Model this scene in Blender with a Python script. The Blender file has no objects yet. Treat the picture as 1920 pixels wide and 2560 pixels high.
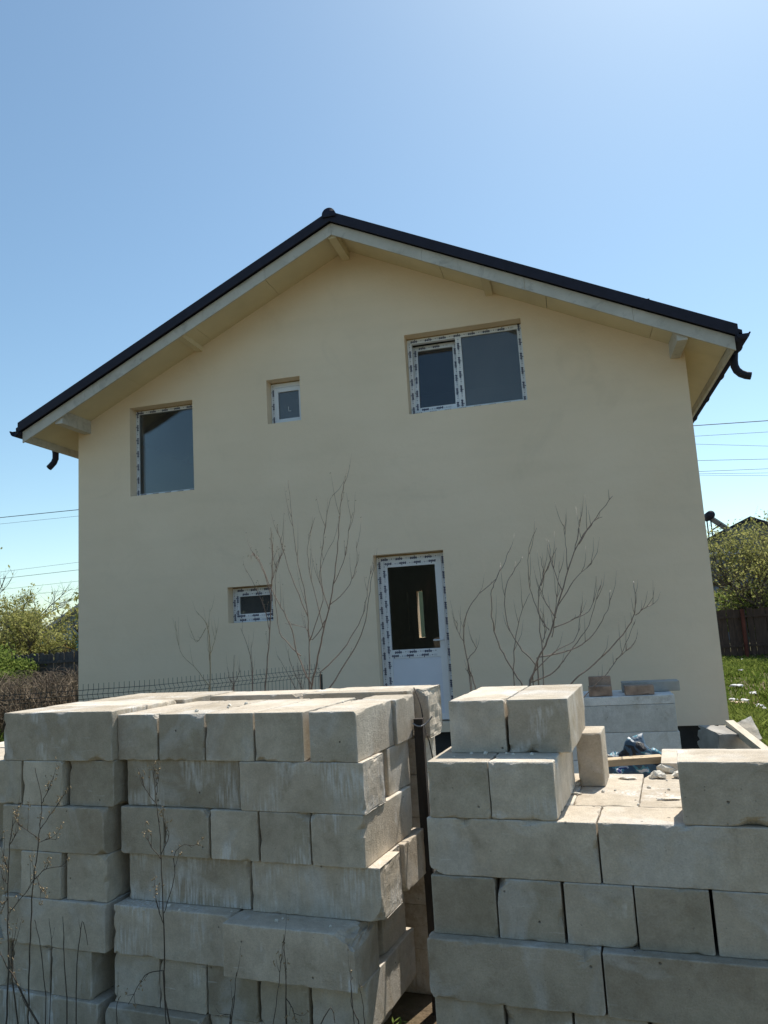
import bpy, bmesh, math, random
from mathutils import Vector, Matrix, noise
rnd = random.Random(7)
S = bpy.context.scene
COL = S.collection

# ------------------------------------------------------------------ camera, sky, sun, exposure
CAM = Vector((0.0, 0.0, 1.925))
F, PW, PH = 1900.0, 1920.0, 2560.0
YAW, PITCH, ROLL = math.radians(-13.32), math.radians(8.403), math.radians(-3.411)
fw = Vector((math.sin(YAW)*math.cos(PITCH), math.cos(YAW)*math.cos(PITCH), math.sin(PITCH)))
r0 = Vector((math.cos(YAW), -math.sin(YAW), 0)); u0 = r0.cross(fw)
rt = r0*math.cos(ROLL) + u0*math.sin(ROLL); up = -r0*math.sin(ROLL) + u0*math.cos(ROLL)
cd = bpy.data.cameras.new('camera'); cam = bpy.data.objects.new('camera', cd); COL.objects.link(cam)
M = Matrix((rt, up, -fw)).transposed().to_4x4(); M.translation = CAM; cam.matrix_world = M
cd.sensor_fit = 'VERTICAL'; cd.sensor_height = 36.0; cd.lens = F/PH*36.0
cd.clip_start = 0.05; cd.clip_end = 3000
S.camera = cam
S.render.resolution_x, S.render.resolution_y = 768, 1024

SUN_AZ, SUN_EL = math.radians(21), math.radians(57)      # azimuth measured from +Y towards +X
w = bpy.data.worlds.new('World'); S.world = w; w.use_nodes = True
wn, wl = w.node_tree.nodes, w.node_tree.links
bg = wn['Background']; sky = wn.new('ShaderNodeTexSky'); sky.sky_type = 'NISHITA'; sky.sun_disc = False
sky.sun_elevation = SUN_EL; sky.sun_rotation = SUN_AZ
sky.altitude = 0; sky.air_density = 1.0; sky.dust_density = 0.55; sky.ozone_density = 1.0
gr_ = wn.new('ShaderNodeMix'); gr_.data_type = 'RGBA'; gr_.blend_type = 'MULTIPLY'; gr_.inputs[0].default_value = 1.0
gr_.inputs[7].default_value = (.895, 1.02, .97, 1)          # clear spring air, slightly cyan
wl.new(sky.outputs[0], gr_.inputs[6]); wl.new(gr_.outputs[2], bg.inputs[0]); bg.inputs[1].default_value = 0.114
sd = bpy.data.lights.new('sun', 'SUN'); so = bpy.data.objects.new('sun', sd); COL.objects.link(so)
sd.energy = 4.4; sd.angle = math.radians(0.5); sd.color = (1.0, 0.945, 0.85)
sv = Vector((math.sin(SUN_AZ)*math.cos(SUN_EL), math.cos(SUN_AZ)*math.cos(SUN_EL), math.sin(SUN_EL)))
so.rotation_euler = sv.to_track_quat('Z', 'Y').to_euler(); so.location = sv*60
S.view_settings.view_transform = 'Standard'; S.view_settings.look = 'None'
S.view_settings.exposure = 0.50; S.view_settings.gamma = 1.0; S.view_settings.use_curve_mapping = False
S.render.engine = 'CYCLES'

# ------------------------------------------------------------------ pixels to directions
def ray(p): return fw*F + rt*(p[0]-PW/2) + up*(PH/2-p[1])
def onY(p, Y):
    d = ray(p); return CAM + d*(Y/d.y)
def onZ(p, z):
    d = ray(p); return CAM + d*((z-CAM.z)/d.z)
def onX(p, X):
    d = ray(p); return CAM + d*(X/d.x)
def z1(x, y): return (x*0.42194, 1650+y*0.42194)
def z3(x, y): return (1220+x*0.42194, 1650+y*0.42194)
def z4(x, y): return (x*0.57866, 1200+y*0.57866)
def z5(x, y): return (900+x*0.61483, 1200+y*0.61483)
def z7(x, y): return (1400+x*0.31344, 1680+y*0.31344)
def z8(x, y): return (1660+x*0.28017, 1230+y*0.28017)
def zl(x, y): return (x*0.20790, 1340+y*0.20790)

# ------------------------------------------------------------------ helpers
class MB:
    def __init__(s): s.v, s.f, s.t = [], [], []
    def quad(s, *p):
        i = len(s.v); s.v += [tuple(q) for q in p]; s.f.append(tuple(range(i, i+len(p))))
    def box(s, x0, x1, y0, y1, z0, z1):
        i = len(s.v)
        s.v += [(x, y, z) for z in (z0, z1) for y in (y0, y1) for x in (x0, x1)]
        s.f += [tuple(i+k for k in q) for q in ((0,2,3,1),(4,5,7,6),(0,1,5,4),(2,6,7,3),(0,4,6,2),(1,3,7,5))]
    def hexa(s, b, t):      # bottom quad, top quad, both counter-clockwise from above
        i = len(s.v); s.v += [tuple(p) for p in b]+[tuple(p) for p in t]
        s.f += [tuple(i+k for k in q) for q in ((3,2,1,0),(4,5,6,7),(0,1,5,4),(1,2,6,5),(2,3,7,6),(3,0,4,7))]
    def tube(s, pts, rad, n=5, cap=True):
        pts = [Vector(p) for p in pts]; rings = []
        for k, p in enumerate(pts):
            d = (pts[min(k+1, len(pts)-1)] - pts[max(k-1, 0)])
            if d.length < 1e-9: d = Vector((0, 0, 1))
            d.normalize(); a = d.cross(Vector((0.3, 0.9, 0.2)))
            if a.length < 0.05: a = d.cross(Vector((1, 0, 0)))
            a.normalize(); b = d.cross(a)
            r = rad[k] if isinstance(rad, (list, tuple)) else rad
            i = len(s.v); rings.append(i)
            s.v += [tuple(p + (a*math.cos(2*math.pi*j/n) + b*math.sin(2*math.pi*j/n))*r) for j in range(n)]
        for k in range(len(rings)-1):
            for j in range(n):
                s.f.append((rings[k]+j, rings[k]+(j+1) % n, rings[k+1]+(j+1) % n, rings[k+1]+j))
        if cap:
            s.f.append(tuple(rings[0]+j for j in range(n))); s.f.append(tuple(rings[-1]+j for j in reversed(range(n))))
    def mesh(s, name):
        m = bpy.data.meshes.new(name); m.from_pydata(s.v, [], s.f); m.update(); return m
    def build(s, name, mat, parent=None, smooth=False, loc=None):
        m = s.mesh(name)
        bm = bmesh.new(); bm.from_mesh(m); bmesh.ops.recalc_face_normals(bm, faces=bm.faces); bm.to_mesh(m); bm.free()
        if s.t:
            at = m.attributes.new('tint', 'FLOAT', 'POINT'); at.data.foreach_set('value', s.t)
        if smooth:
            for p in m.polygons: p.use_smooth = True
        return link(name, m, mat, parent, loc)
def link(name, m, mat, parent=None, loc=None):
    o = bpy.data.objects.new(name, m); COL.objects.link(o)
    if mat and not m.materials: m.materials.append(mat)
    if parent: o.parent = parent
    if loc is not None: o.location = loc
    return o
def tag(o, label=None, cat=None, group=None, kind=None):
    if label: o['label'] = label
    if cat: o['category'] = cat
    if group: o['group'] = group
    if kind: o['kind'] = kind
    return o
def empty(name, loc=(0, 0, 0), rz=0):
    o = bpy.data.objects.new(name, None); COL.objects.link(o); o.location = loc; o.rotation_euler.z = rz; o.empty_display_size = .1
    return o
def parent_keep(o, p):
    o.parent = p; o.matrix_parent_inverse = Matrix.Translation(p.location).inverted() if not p.rotation_euler.z else p.matrix_basis.inverted()
def smooth_path(pts, n=4):
    P = [Vector(p) for p in pts]; out = []
    for i in range(len(P)-1):
        a, b, c, d = P[max(i-1, 0)], P[i], P[i+1], P[min(i+2, len(P)-1)]
        for k in range(n):
            t = k/n
            out.append(0.5*((2*b)+(c-a)*t+(2*a-5*b+4*c-d)*t*t+(3*b-a-3*c+d)*t**3))
    out.append(P[-1]); return out

# ------------------------------------------------------------------ materials
def mat(name, rough=0.8, spec=0.3):
    m = bpy.data.materials.new(name); m.use_nodes = True
    b = m.node_tree.nodes['Principled BSDF']; b.inputs['Roughness'].default_value = rough
    b.inputs['Specular IOR Level'].default_value = spec
    return m, m.node_tree.nodes, m.node_tree.links, b
def coords(n, l, scale=(1, 1, 1), rand=False, kind='Object'):
    tc = n.new('ShaderNodeTexCoord'); mp = n.new('ShaderNodeMapping'); mp.inputs['Scale'].default_value = scale
    l.new(tc.outputs[kind], mp.inputs[0])
    if rand:
        oi = n.new('ShaderNodeObjectInfo'); ml = n.new('ShaderNodeVectorMath'); ml.operation = 'SCALE'
        cb = n.new('ShaderNodeCombineXYZ')
        for k in range(3): l.new(oi.outputs['Random'], cb.inputs[k])
        l.new(cb.outputs[0], ml.inputs[0]); ml.inputs['Scale'].default_value = 37.0; l.new(ml.outputs[0], mp.inputs['Location'])
    return mp.outputs[0]
def nz(n, l, vec, scale, detail=4, rough=0.55, dist=0.0):
    t = n.new('ShaderNodeTexNoise'); t.inputs['Scale'].default_value = scale; t.inputs['Detail'].default_value = detail
    t.inputs['Roughness'].default_value = rough; t.inputs['Distortion'].default_value = dist; l.new(vec, t.inputs['Vector']); return t.outputs[0]
def ramp(n, l, fac, a, b, ca=(0, 0, 0, 1), cb=(1, 1, 1, 1)):
    r = n.new('ShaderNodeValToRGB'); r.color_ramp.elements[0].position = a; r.color_ramp.elements[1].position = b
    r.color_ramp.elements[0].color = ca; r.color_ramp.elements[1].color = cb; l.new(fac, r.inputs[0]); return r.outputs[0]
def mix(n, l, fac, a, b, mode='MIX'):
    m = n.new('ShaderNodeMix'); m.data_type = 'RGBA'; m.blend_type = mode
    for sock, val in ((m.inputs[0], fac), (m.inputs[6], a), (m.inputs[7], b)):
        if hasattr(val, 'links'): l.new(val, sock)
        elif isinstance(val, (int, float)): sock.default_value = val
        else: sock.default_value = (val[0], val[1], val[2], 1)
    return m.outputs[2]
def mth(n, l, op, a, b):
    m = n.new('ShaderNodeMath'); m.operation = op
    for sock, val in ((m.inputs[0], a), (m.inputs[1], b)):
        if hasattr(val, 'links'): l.new(val, sock)
        else: sock.default_value = val
    return m.outputs[0]
def bump(n, l, b, h, strength, dist, prev=None):
    k = n.new('ShaderNodeBump'); k.inputs['Strength'].default_value = strength; k.inputs['Distance'].default_value = dist
    l.new(h, k.inputs['Height'])
    if prev: l.new(prev, k.inputs['Normal'])
    if b: l.new(k.outputs[0], b.inputs['Normal'])
    return k.outputs[0]
def simple(name, col, rough=0.7, var=0.25, scale=6.0, bstr=0.15, bscale=60.0, spec=0.3, metal=0.0, rand=False, sc=(1, 1, 1)):
    m, n, l, b = mat(name, rough, spec); v = coords(n, l, sc, rand)
    f = ramp(n, l, nz(n, l, v, scale, 5), .3, .7)
    c = mix(n, l, f, [x*(1-var) for x in col], [min(1, x*(1+var)) for x in col]); l.new(c, b.inputs['Base Color'])
    b.inputs['Metallic'].default_value = metal
    if bstr: bump(n, l, b, nz(n, l, v, bscale, 4), bstr, .01)
    return m

def aac(name, ca, cb, chalk, white=0.85, gated=True):
    m, n, l, b = mat(name, 0.95, 0.15)
    v = coords(n, l, (1, 1, 1), True)
    f1 = ramp(n, l, nz(n, l, v, 3.2, 5, .6), .32, .68)
    c = mix(n, l, f1, ca, cb)
    oi = n.new('ShaderNodeObjectInfo')
    tint = ramp(n, l, oi.outputs['Random'], 0, 1, (.76, .74, .70, 1), (1.14, 1.13, 1.11, 1))
    c = mix(n, l, 1.0, c, tint, 'MULTIPLY')
    # damp brown stains with soft outline
    st = ramp(n, l, nz(n, l, v, 5.5, 6, .62, .6), .56, .74)
    c = mix(n, l, mth(n, l, 'MULTIPLY', st, .55), c, (.30, .24, .17))
    pt = ramp(n, l, nz(n, l, v, 2.3, 5, .6, 1.0), .54, .64)
    c = mix(n, l, mth(n, l, 'MULTIPLY', pt, .42), c, (.66, .65, .63))
    # green-grey algae film in patches
    al = ramp(n, l, nz(n, l, coords(n, l, (1, 1, 1), False, 'Object'), 1.9, 4, .6), .55, .8)
    c = mix(n, l, mth(n, l, 'MULTIPLY', al, .22), c, (.32, .34, .24))
    # chalky saw marks
    vs = coords(n, l, (80, 80, 9), True)
    stri = nz(n, l, vs, 1.0, 2, .5)
    pat = ramp(n, l, nz(n, l, v, 4.6, 3, .5, .3), .55 if gated else .42, .67 if gated else .60)
    chk = mth(n, l, 'MULTIPLY', mth(n, l, 'MULTIPLY', pat, ramp(n, l, stri, .40, .62)), white)
    gate = ramp(n, l, mth(n, l, 'FRACT', mth(n, l, 'MULTIPLY', oi.outputs['Random'], 7.31), 0.0), .50, .62)
    if gated: chk = mth(n, l, 'MULTIPLY', chk, gate)
    c = mix(n, l, chk, c, chalk)
    # pores
    vo = n.new('ShaderNodeTexVoronoi'); vo.inputs['Scale'].default_value = 55; l.new(v, vo.inputs['Vector'])
    pr = ramp(n, l, vo.outputs['Distance'], .05, .16)
    sel = ramp(n, l, nz(n, l, v, 30, 2), .60, .66)
    pore = mth(n, l, 'MULTIPLY', mth(n, l, 'SUBTRACT', 1.0, pr), sel)
    c = mix(n, l, mth(n, l, 'MULTIPLY', pore, .55), c, (.16, .14, .12))
    sp = ramp(n, l, nz(n, l, v, 140, 3, .7), .3, .75, (.86, .86, .86, 1), (1.1, 1.1, 1.1, 1))
    c = mix(n, l, 1.0, c, sp, 'MULTIPLY')
    md = ramp(n, l, nz(n, l, v, 19, 4, .65), .28, .74, (.88, .875, .87, 1), (1.10, 1.10, 1.10, 1))
    c = mix(n, l, 1.0, c, md, 'MULTIPLY')
    # sparse deep pits
    vp = n.new('ShaderNodeTexVoronoi'); vp.inputs['Scale'].default_value = 11; l.new(v, vp.inputs['Vector'])
    pit = mth(n, l, 'SUBTRACT', 1.0, ramp(n, l, mth(n, l, 'ADD', vp.outputs['Distance'], mth(n, l, 'MULTIPLY', nz(n, l, v, 60, 2), .05)), .055, .085))
    sepc = n.new('ShaderNodeSeparateColor'); l.new(vp.outputs['Color'], sepc.inputs[0])
    pit = mth(n, l, 'MULTIPLY', pit, ramp(n, l, sepc.outputs[0], .50, .54))
    c = mix(n, l, mth(n, l, 'MULTIPLY', pit, .7), c, (.13, .11, .09))
    # scuffs
    vsc = coords(n, l, (4, 4, 46), True)
    scf = mth(n, l, 'MULTIPLY', ramp(n, l, nz(n, l, vsc, 1.6, 3, .6, .7), .66, .72), ramp(n, l, nz(n, l, v, 6, 3), .5, .65))
    c = mix(n, l, mth(n, l, 'MULTIPLY', scf, .5), c, chalk)
    # worn, freshly broken arrises are paler
    ge = n.new('ShaderNodeNewGeometry')
    wear = mth(n, l, 'MULTIPLY', ramp(n, l, ge.outputs['Pointiness'], .515, .58), ramp(n, l, nz(n, l, v, 24, 4, .7), .40, .62))
    c = mix(n, l, mth(n, l, 'MULTIPLY', wear, .60), c, (.80, .765, .70))
    l.new(c, b.inputs['Base Color'])
    h1 = bump(n, l, None, nz(n, l, v, 150, 5, .7), .65, .006)
    h1 = bump(n, l, None, mth(n, l, 'SUBTRACT', 1.0, pit), .8, .012, h1)
    h2 = bump(n, l, None, stri, .22, .006, h1)
    h3 = bump(n, l, None, mth(n, l, 'SUBTRACT', 1.0, pore), .6, .008, h2)
    bump(n, l, b, nz(n, l, v, 34, 4, .65), .32, .010, h3)
    return m
M_BLOCK = aac('aerated_concrete', (.47, .405, .325), (.66, .595, .505), (.80, .785, .76))
M_CHALK = aac('chalky_aerated_concrete', (.47, .405, .325), (.64, .575, .485), (.80, .79, .77), .72, False)
M_WHITE = aac('white_block_face', (.70, .71, .72), (.78, .79, .80), (.86, .86, .86), .3)
M_CHIP = simple('fresh_break', (.74, .69, .60), .95, .12, 30, .6, 90)

# plaster
m, n, l, b = mat('cream_plaster', 0.92, 0.2); v = coords(n, l)
c = mix(n, l, ramp(n, l, nz(n, l, v, .55, 5, .6), .35, .65), (.80, .66, .50), (.85, .71, .55))
sm = ramp(n, l, nz(n, l, v, 1.3, 6, .65, .8), .58, .80)
c = mix(n, l, mth(n, l, 'MULTIPLY', sm, .17), c, (.42, .37, .29))
vs = coords(n, l, (.5, .5, 3.5))
c = mix(n, l, mth(n, l, 'MULTIPLY', ramp(n, l, nz(n, l, vs, 1.1, 4, .5), .45, .8), .14), c, (.53, .46, .35))
sp = ramp(n, l, nz(n, l, v, 42, 3), .70, .78)
c = mix(n, l, mth(n, l, 'MULTIPLY', sp, .12), c, (.35, .30, .22)); l.new(c, b.inputs['Base Color'])
h = bump(n, l, None, nz(n, l, v, 2.2, 5, .6), .5, .03); bump(n, l, b, nz(n, l, v, 170, 3), .35, .004, h)
M_PLASTER = m
m, n, l, b = mat('painted_board', 0.75, 0.3); v = coords(n, l)
c = mix(n, l, ramp(n, l, nz(n, l, v, 3, 5, .6), .3, .7), (.47, .45, .405), (.58, .555, .51))
c = mix(n, l, mth(n, l, 'MULTIPLY', ramp(n, l, nz(n, l, v, 5, 6, .72, 1), .52, .70), .6), c, (.27, .26, .24)); l.new(c, b.inputs['Base Color'])
bump(n, l, b, nz(n, l, v, 60, 3), .2, .004); M_BOARD = m
M_SOFFIT = simple('soffit_paint', (.66, .575, .40), .85, .07, 2.0, .1, 50)
M_ROOF = simple('charcoal_roof_sheet', (.017, .016, .030), .62, .2, 8, 0, spec=.3)
M_PLINTH = simple('black_plinth_coat', (.035, .034, .033), .9, .3, 5, .3, 30)
M_PVC = simple('white_pvc', (.74, .76, .80), .4, .03, 4, 0, spec=.5)
M_PANEL = simple('white_door_panel', (.66, .70, .80), .4, .03, 4, 0, spec=.5)
M_PRINT = simple('film_print', (.018, .026, .085), .5, .1, 4, 0)
M_PRINT2 = simple('film_fine_print', (.42, .45, .52), .5, .1, 4, 0)
M_FOAM = simple('foam_seal', (.36, .26, .13), .95, .3, 30, .8, 60)
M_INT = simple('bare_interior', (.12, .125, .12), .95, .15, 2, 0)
def glass(name, tint, refl, body=0.0, bodycol=(.1, .1, .1)):
    m = bpy.data.materials.new(name); m.use_nodes = True; n, l = m.node_tree.nodes, m.node_tree.links
    n.remove(n['Principled BSDF']); out = n['Material Output']
    tr = n.new('ShaderNodeBsdfTransparent'); tr.inputs[0].default_value = (*tint, 1)
    gl = n.new('ShaderNodeBsdfGlossy'); gl.inputs['Roughness'].default_value = .015
    df = n.new('ShaderNodeBsdfDiffuse'); v = coords(n, l)
    d1 = ramp(n, l, nz(n, l, v, 2.5, 5, .6), .3, .75, (*[x*.8 for x in bodycol], 1), (*[x*1.25 for x in bodycol], 1)); l.new(d1, df.inputs[0])
    lw = n.new('ShaderNodeFresnel'); lw.inputs[0].default_value = refl
    k = n.new('ShaderNodeBump'); k.inputs['Strength'].default_value = .10; k.inputs['Distance'].default_value = .02
    l.new(nz(n, l, v, 2.2, 2), k.inputs['Height']); l.new(k.outputs[0], gl.inputs['Normal'])
    a = n.new('ShaderNodeMixShader'); a.inputs[0].default_value = body; l.new(tr.outputs[0], a.inputs[1]); l.new(df.outputs[0], a.inputs[2])
    c = n.new('ShaderNodeMixShader'); l.new(lw.outputs[0], c.inputs[0]); l.new(a.outputs[0], c.inputs[1]); l.new(gl.outputs[0], c.inputs[2])
    l.new(c.outputs[0], out.inputs[0]); return m
M_GLASS = glass('window_glass', (.75, .78, .78), 1.75, .12, (.12, .125, .14))
M_GLASS_DUSTY = glass('dusty_glass', (.6, .6, .6), 1.75, .32, (.20, .205, .21))
M_GLASS_DOOR = glass('door_glass', (.82, .84, .84), 1.55, .02, (.1, .1, .1))
M_STAKE = simple('weathered_dark_wood', (.055, .045, .038), .9, .35, 4, .4, 40, sc=(6, 6, 1))
M_PLANK = simple('raw_pine', (.52, .40, .26), .8, .25, 3, .3, 30, sc=(1, 8, 8), rand=True)
M_BRICK = simple('old_red_brick', (.33, .235, .18), .95, .4, 9, .6, 60, rand=True)
M_CONC = simple('grey_concrete', (.38, .355, .32), .95, .25, 5, .4, 60)
M_WIRE = simple('dark_green_fence_wire', (.035, .042, .04), .5, .1, 4, 0)
M_CABLE = simple('power_cable', (.03, .03, .035), .6, .1, 4, 0)
M_TWIG = simple('dry_twig', (.17, .135, .112), .45, .35, 14, .2, 80, spec=.4)
M_TWIGP = simple('reddish_twig', (.22, .15, .115), .75, .3, 14, .2, 80, spec=.4)
M_TWIGD = simple('dark_weed_stem', (.075, .062, .05), .85, .3, 14, .2, 80)
M_SEED = simple('dry_seed_husk', (.30, .23, .14), .9, .3, 30, 0)
M_BARK = simple('bark', (.10, .085, .07), .95, .3, 5, .4, 30)
M_TIN = simple('old_tin', (.30, .30, .31), .5, .2, 4, .1, 30, metal=.4)

# ------------------------------------------------------------------ ground
m, n, l, b = mat('meadow_soil', 1.0, .1); v = coords(n, l)
c = mix(n, l, ramp(n, l, nz(n, l, v, .8, 6, .6), .42, .60), (.16, .118, .078), (.095, .11, .042))
c = mix(n, l, mth(n, l, 'MULTIPLY', ramp(n, l, nz(n, l, v, 3.3, 5, .65), .5, .75), .6), c, (.24, .18, .11)); l.new(c, b.inputs['Base Color'])
bump(n, l, b, nz(n, l, v, 14, 6, .7), .7, .08); M_GROUND = m
g = MB(); N = 40
def gc(k): t = (k/N)*2-1; return math.copysign(abs(t)**3, t)*1500
for j in range(N+1):
    for i in range(N+1): g.v.append((gc(i), gc(j)+10, 0.0))
for j in range(N):
    for i in range(N): q = j*(N+1)+i; g.f.append((q, q+1, q+N+2, q+N+1))
tag(g.build('ground', M_GROUND), kind='structure')

# ------------------------------------------------------------------ the house
CX, HW, SL, CZ = -2.705, 4.845, .485, CAM.z
YF = 9.30                               # front face of the verge board
YW, YB = 10.0, 19.8                     # facade plane, back wall
XL, XR = -7.125, 1.695
def zb(x): return CZ + 5.277 - SL*abs(x-CX)
house = empty('plastered_house', (CX, YW, 0))
tag(house, 'cream plastered two-storey house with dark gable roof and film-covered white windows', 'house')
def hb(mb, name, material, smooth=False, parent=house):
    o = mb.build(name, material, None, smooth)
    o.parent = parent
    o.matrix_parent_inverse = Matrix.Translation((-CX, -YW, 0))
    return o
OPEN = dict(left=(-6.24, -5.196, 2.112, 3.474), small_up=(-4.012, -3.498, 2.955, 3.61), right=(-1.93, -.317, 2.841, 3.984),
            small_low=(-4.717, -4.036, .144, .649), door=(-2.56, -1.593, -1.30, .937))
OPEN = {k: (a, b_, c_+CZ, d_+CZ) for k, (a, b_, c_, d_) in OPEN.items()}
ZWB = CZ-1.418
def facade(y0, y1, opens, mb):
    xs = sorted({XL, XR, CX} | {v for o in opens for v in o[:2]} | {XL+(XR-XL)*k/8 for k in range(1, 8)})
    for a, b_ in zip(xs, xs[1:]):
        mid = (a+b_)/2; cuts = sorted([o for o in opens if o[0] <= mid <= o[1]], key=lambda o: o[2])
        z = [ZWB, ZWB]
        for o in cuts+[None]:
            t = [o[2], o[2]] if o else [zb(a)+.125, zb(b_)+.125]
            for y in (y0, y1):
                mb.quad((a, y, z[0]), (b_, y, z[1]), (b_, y, t[1]), (a, y, t[0]))
            if o: z = [o[3], o[3]]
    for (a, b_, c_, d_) in opens:
        for q in (((a, y0, c_), (a, y1, c_), (a, y1, d_), (a, y0, d_)), ((b_, y0, c_), (b_, y1, c_), (b_, y1, d_), (b_, y0, d_)),
                  ((a, y0, c_), (b_, y0, c_), (b_, y1, c_), (a, y1, c_)), ((a, y0, d_), (b_, y0, d_), (b_, y1, d_), (a, y1, d_))): mb.quad(*q)
    for x in (XL, XR): mb.quad((x, y0, ZWB), (x, y1, ZWB), (x, y1, zb(x)+.125), (x, y0, zb(x)+.125))
    mb.quad((XL, y0, ZWB), (XR, y0, ZWB), (XR, y1, ZWB), (XL, y1, ZWB))
mb = MB(); facade(YW, YW+.32, list(OPEN.values()), mb); hb(mb, 'wall', M_PLASTER)
bw = [onY(z5(x, y), YB) for x, y in ((190, 458), (203, 612), (229, 452), (266, 640))]
mb = MB(); facade(YB, YB+.3, [(bw[0].x, bw[1].x, bw[1].z, bw[0].z), (bw[2].x, bw[3].x, bw[3].z, bw[2].z)], mb); hb(mb, 'wall', M_PLASTER)
for x0, x1 in ((XL, XL+.3), (XR-.3, XR)):
    mb = MB(); xo = x0 if x0 == XL else x1
    mb.box(x0+.001, x1-.001, YW+.32, YB, ZWB, zb(xo)+.12); hb(mb, 'wall', M_PLASTER)
mb = MB(); mb.box(XL+.05, XR-.05, YW+.05, YB+.25, -.2, ZWB+.02); hb(mb, 'plinth', M_PLINTH)
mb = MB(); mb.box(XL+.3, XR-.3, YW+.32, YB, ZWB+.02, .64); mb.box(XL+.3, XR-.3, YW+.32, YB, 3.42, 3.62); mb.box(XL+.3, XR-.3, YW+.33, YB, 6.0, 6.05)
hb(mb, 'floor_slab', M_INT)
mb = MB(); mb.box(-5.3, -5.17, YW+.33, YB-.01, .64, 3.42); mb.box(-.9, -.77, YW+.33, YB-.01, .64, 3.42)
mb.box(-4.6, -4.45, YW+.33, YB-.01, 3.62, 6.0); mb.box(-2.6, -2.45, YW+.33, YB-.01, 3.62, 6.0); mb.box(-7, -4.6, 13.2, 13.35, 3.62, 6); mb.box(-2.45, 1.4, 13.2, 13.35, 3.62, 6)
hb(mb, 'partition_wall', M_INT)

# roof
def slope_strip(mb, sx, d0, d1, y0, y1, lo, hi):
    """solid between heights lo..hi above the board line, from distance d0 to d1 of the ridge on side sx"""
    a, c_ = CX+sx*d0, CX+sx*d1
    za, zc = zb(a), zb(c_)
    mb.hexa([(a, y0, za+lo), (c_, y0, zc+lo), (c_, y1, zc+lo), (a, y1, za+lo)], [(a, y0, za+hi), (c_, y0, zc+hi), (c_, y1, zc+hi), (a, y1, za+hi)])
roof = MB()
for s in (-1, 1):
    # stepped tile sheet, each step a course of the pressed profile
    d = 0.0; k = 0
    while d < HW+.07:
        e = min(d+.35, HW+.08)
        slope_strip(roof, s, d, e, YF-.055, YB+1.0, .215, .258)
        d = e; k += 1
roof = hb(roof, 'roof', M_ROOF)
for s in (-1, 1):
    mb = MB(); slope_strip(mb, s, .0, HW+.035, YF-.075, YF-.0555, .166, .308); slope_strip(mb, s, 0, HW+.03, YF-.0555, YF+.16, .259, .302)
    o = hb(mb, 'verge_trim', M_ROOF, parent=roof); o.matrix_parent_inverse = Matrix()
    d = .45
    while d < HW:
        mb = MB(); x = CX+s*d; z = zb(x)+.30
        mb.tube([(x, YF+.02, z), (x, YF+.02, z+.018)], .012, 6); o = hb(mb, 'screw', M_ROOF, parent=roof); o.matrix_parent_inverse = Matrix(); d += 1.18
mb = MB(); zr = zb(CX)+.268
prof = [(math.cos(math.radians(a))*.095, math.sin(math.radians(a))*.095) for a in range(-20, 201, 20)]
for y0, y1 in ((YF-.10, YB+1.0),):
    i = len(mb.v)
    for y in (y0, y1): mb.v += [(CX+p, y, zr-.02+q) for p, q in prof]
    k = len(prof)
    for j in range(k-1): mb.f.append((i+j, i+j+1, i+k+j+1, i+k+j))
    mb.f.append(tuple(range(i, i+k))); mb.f.append(tuple(range(i+k, i+2*k)))
o = hb(mb, 'ridge_cap', M_ROOF, True, parent=roof); o.matrix_parent_inverse = Matrix()
# verge boards, soffit panels, eave boards
for s in (-1, 1):
    cuts = [0.0, .98, 1.93, 2.9, 3.86, HW] if s < 0 else [0.0, 1.22, 2.5, 3.75, HW]
    for q, (d0, d1) in enumerate(zip(cuts, cuts[1:])):
        mb = MB(); e = .0015; j = rnd.uniform(-.004, .004)
        slope_strip(mb, s, d0+e, d1-e, YF-.012+j*.5, YF+.012+j*.5, .0+j, .165+j*.2); hb(mb, 'verge_board', M_BOARD)
    cuts = [0.0, 1.05, 2.15, 3.3, HW-.03] if s < 0 else [0.0, 1.4, 2.75, 4.0, HW-.03]
    for d0, d1 in zip(cuts, cuts[1:]):
        mb = MB(); slope_strip(mb, s, d0+.003, d1-.003, YF+.014, YW-.002, .115, .135); hb(mb, 'soffit_panel', M_SOFFIT)
    y = YW
    while y < YB+.9:
        mb = MB(); slope_strip(mb, s, XR-CX-.02, HW-.03, y, min(y+1.95, YB+.95), .115, .135); hb(mb, 'soffit_panel', M_SOFFIT)
        mb = MB(); slope_strip(mb, s, HW-.025, HW+.0, y-(.68 if y == YW else 0), min(y+1.945, YB+.95), .02, .163); hb(mb, 'eave_board', M_BOARD); y += 1.95
for x, wd, hgt in ((CX, .11, .15), (XL+.16, .12, .17), (XR-.12, .12, .17), (CX-2.35, .1, .05), (CX+2.0, .1, .05)):
    mb = MB(); t = zb(x)+.112; sl = -SL if x > CX+.5 else (SL if x < CX-.5 else 0)
    mb.hexa([(x-wd/2, YF+.02, t-hgt), (x+wd/2, YF+.02, t-hgt), (x+wd/2, YW+.05, t-hgt), (x-wd/2, YW+.05, t-hgt)],
            [(x-wd/2, YF+.02, t-sl*wd/2), (x+wd/2, YF+.02, t+sl*wd/2), (x+wd/2, YW+.05, t+sl*wd/2), (x-wd/2, YW+.05, t-sl*wd/2)]); hb(mb, 'purlin', M_BOARD if hgt > .1 and x != CX else M_SOFFIT)
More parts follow.
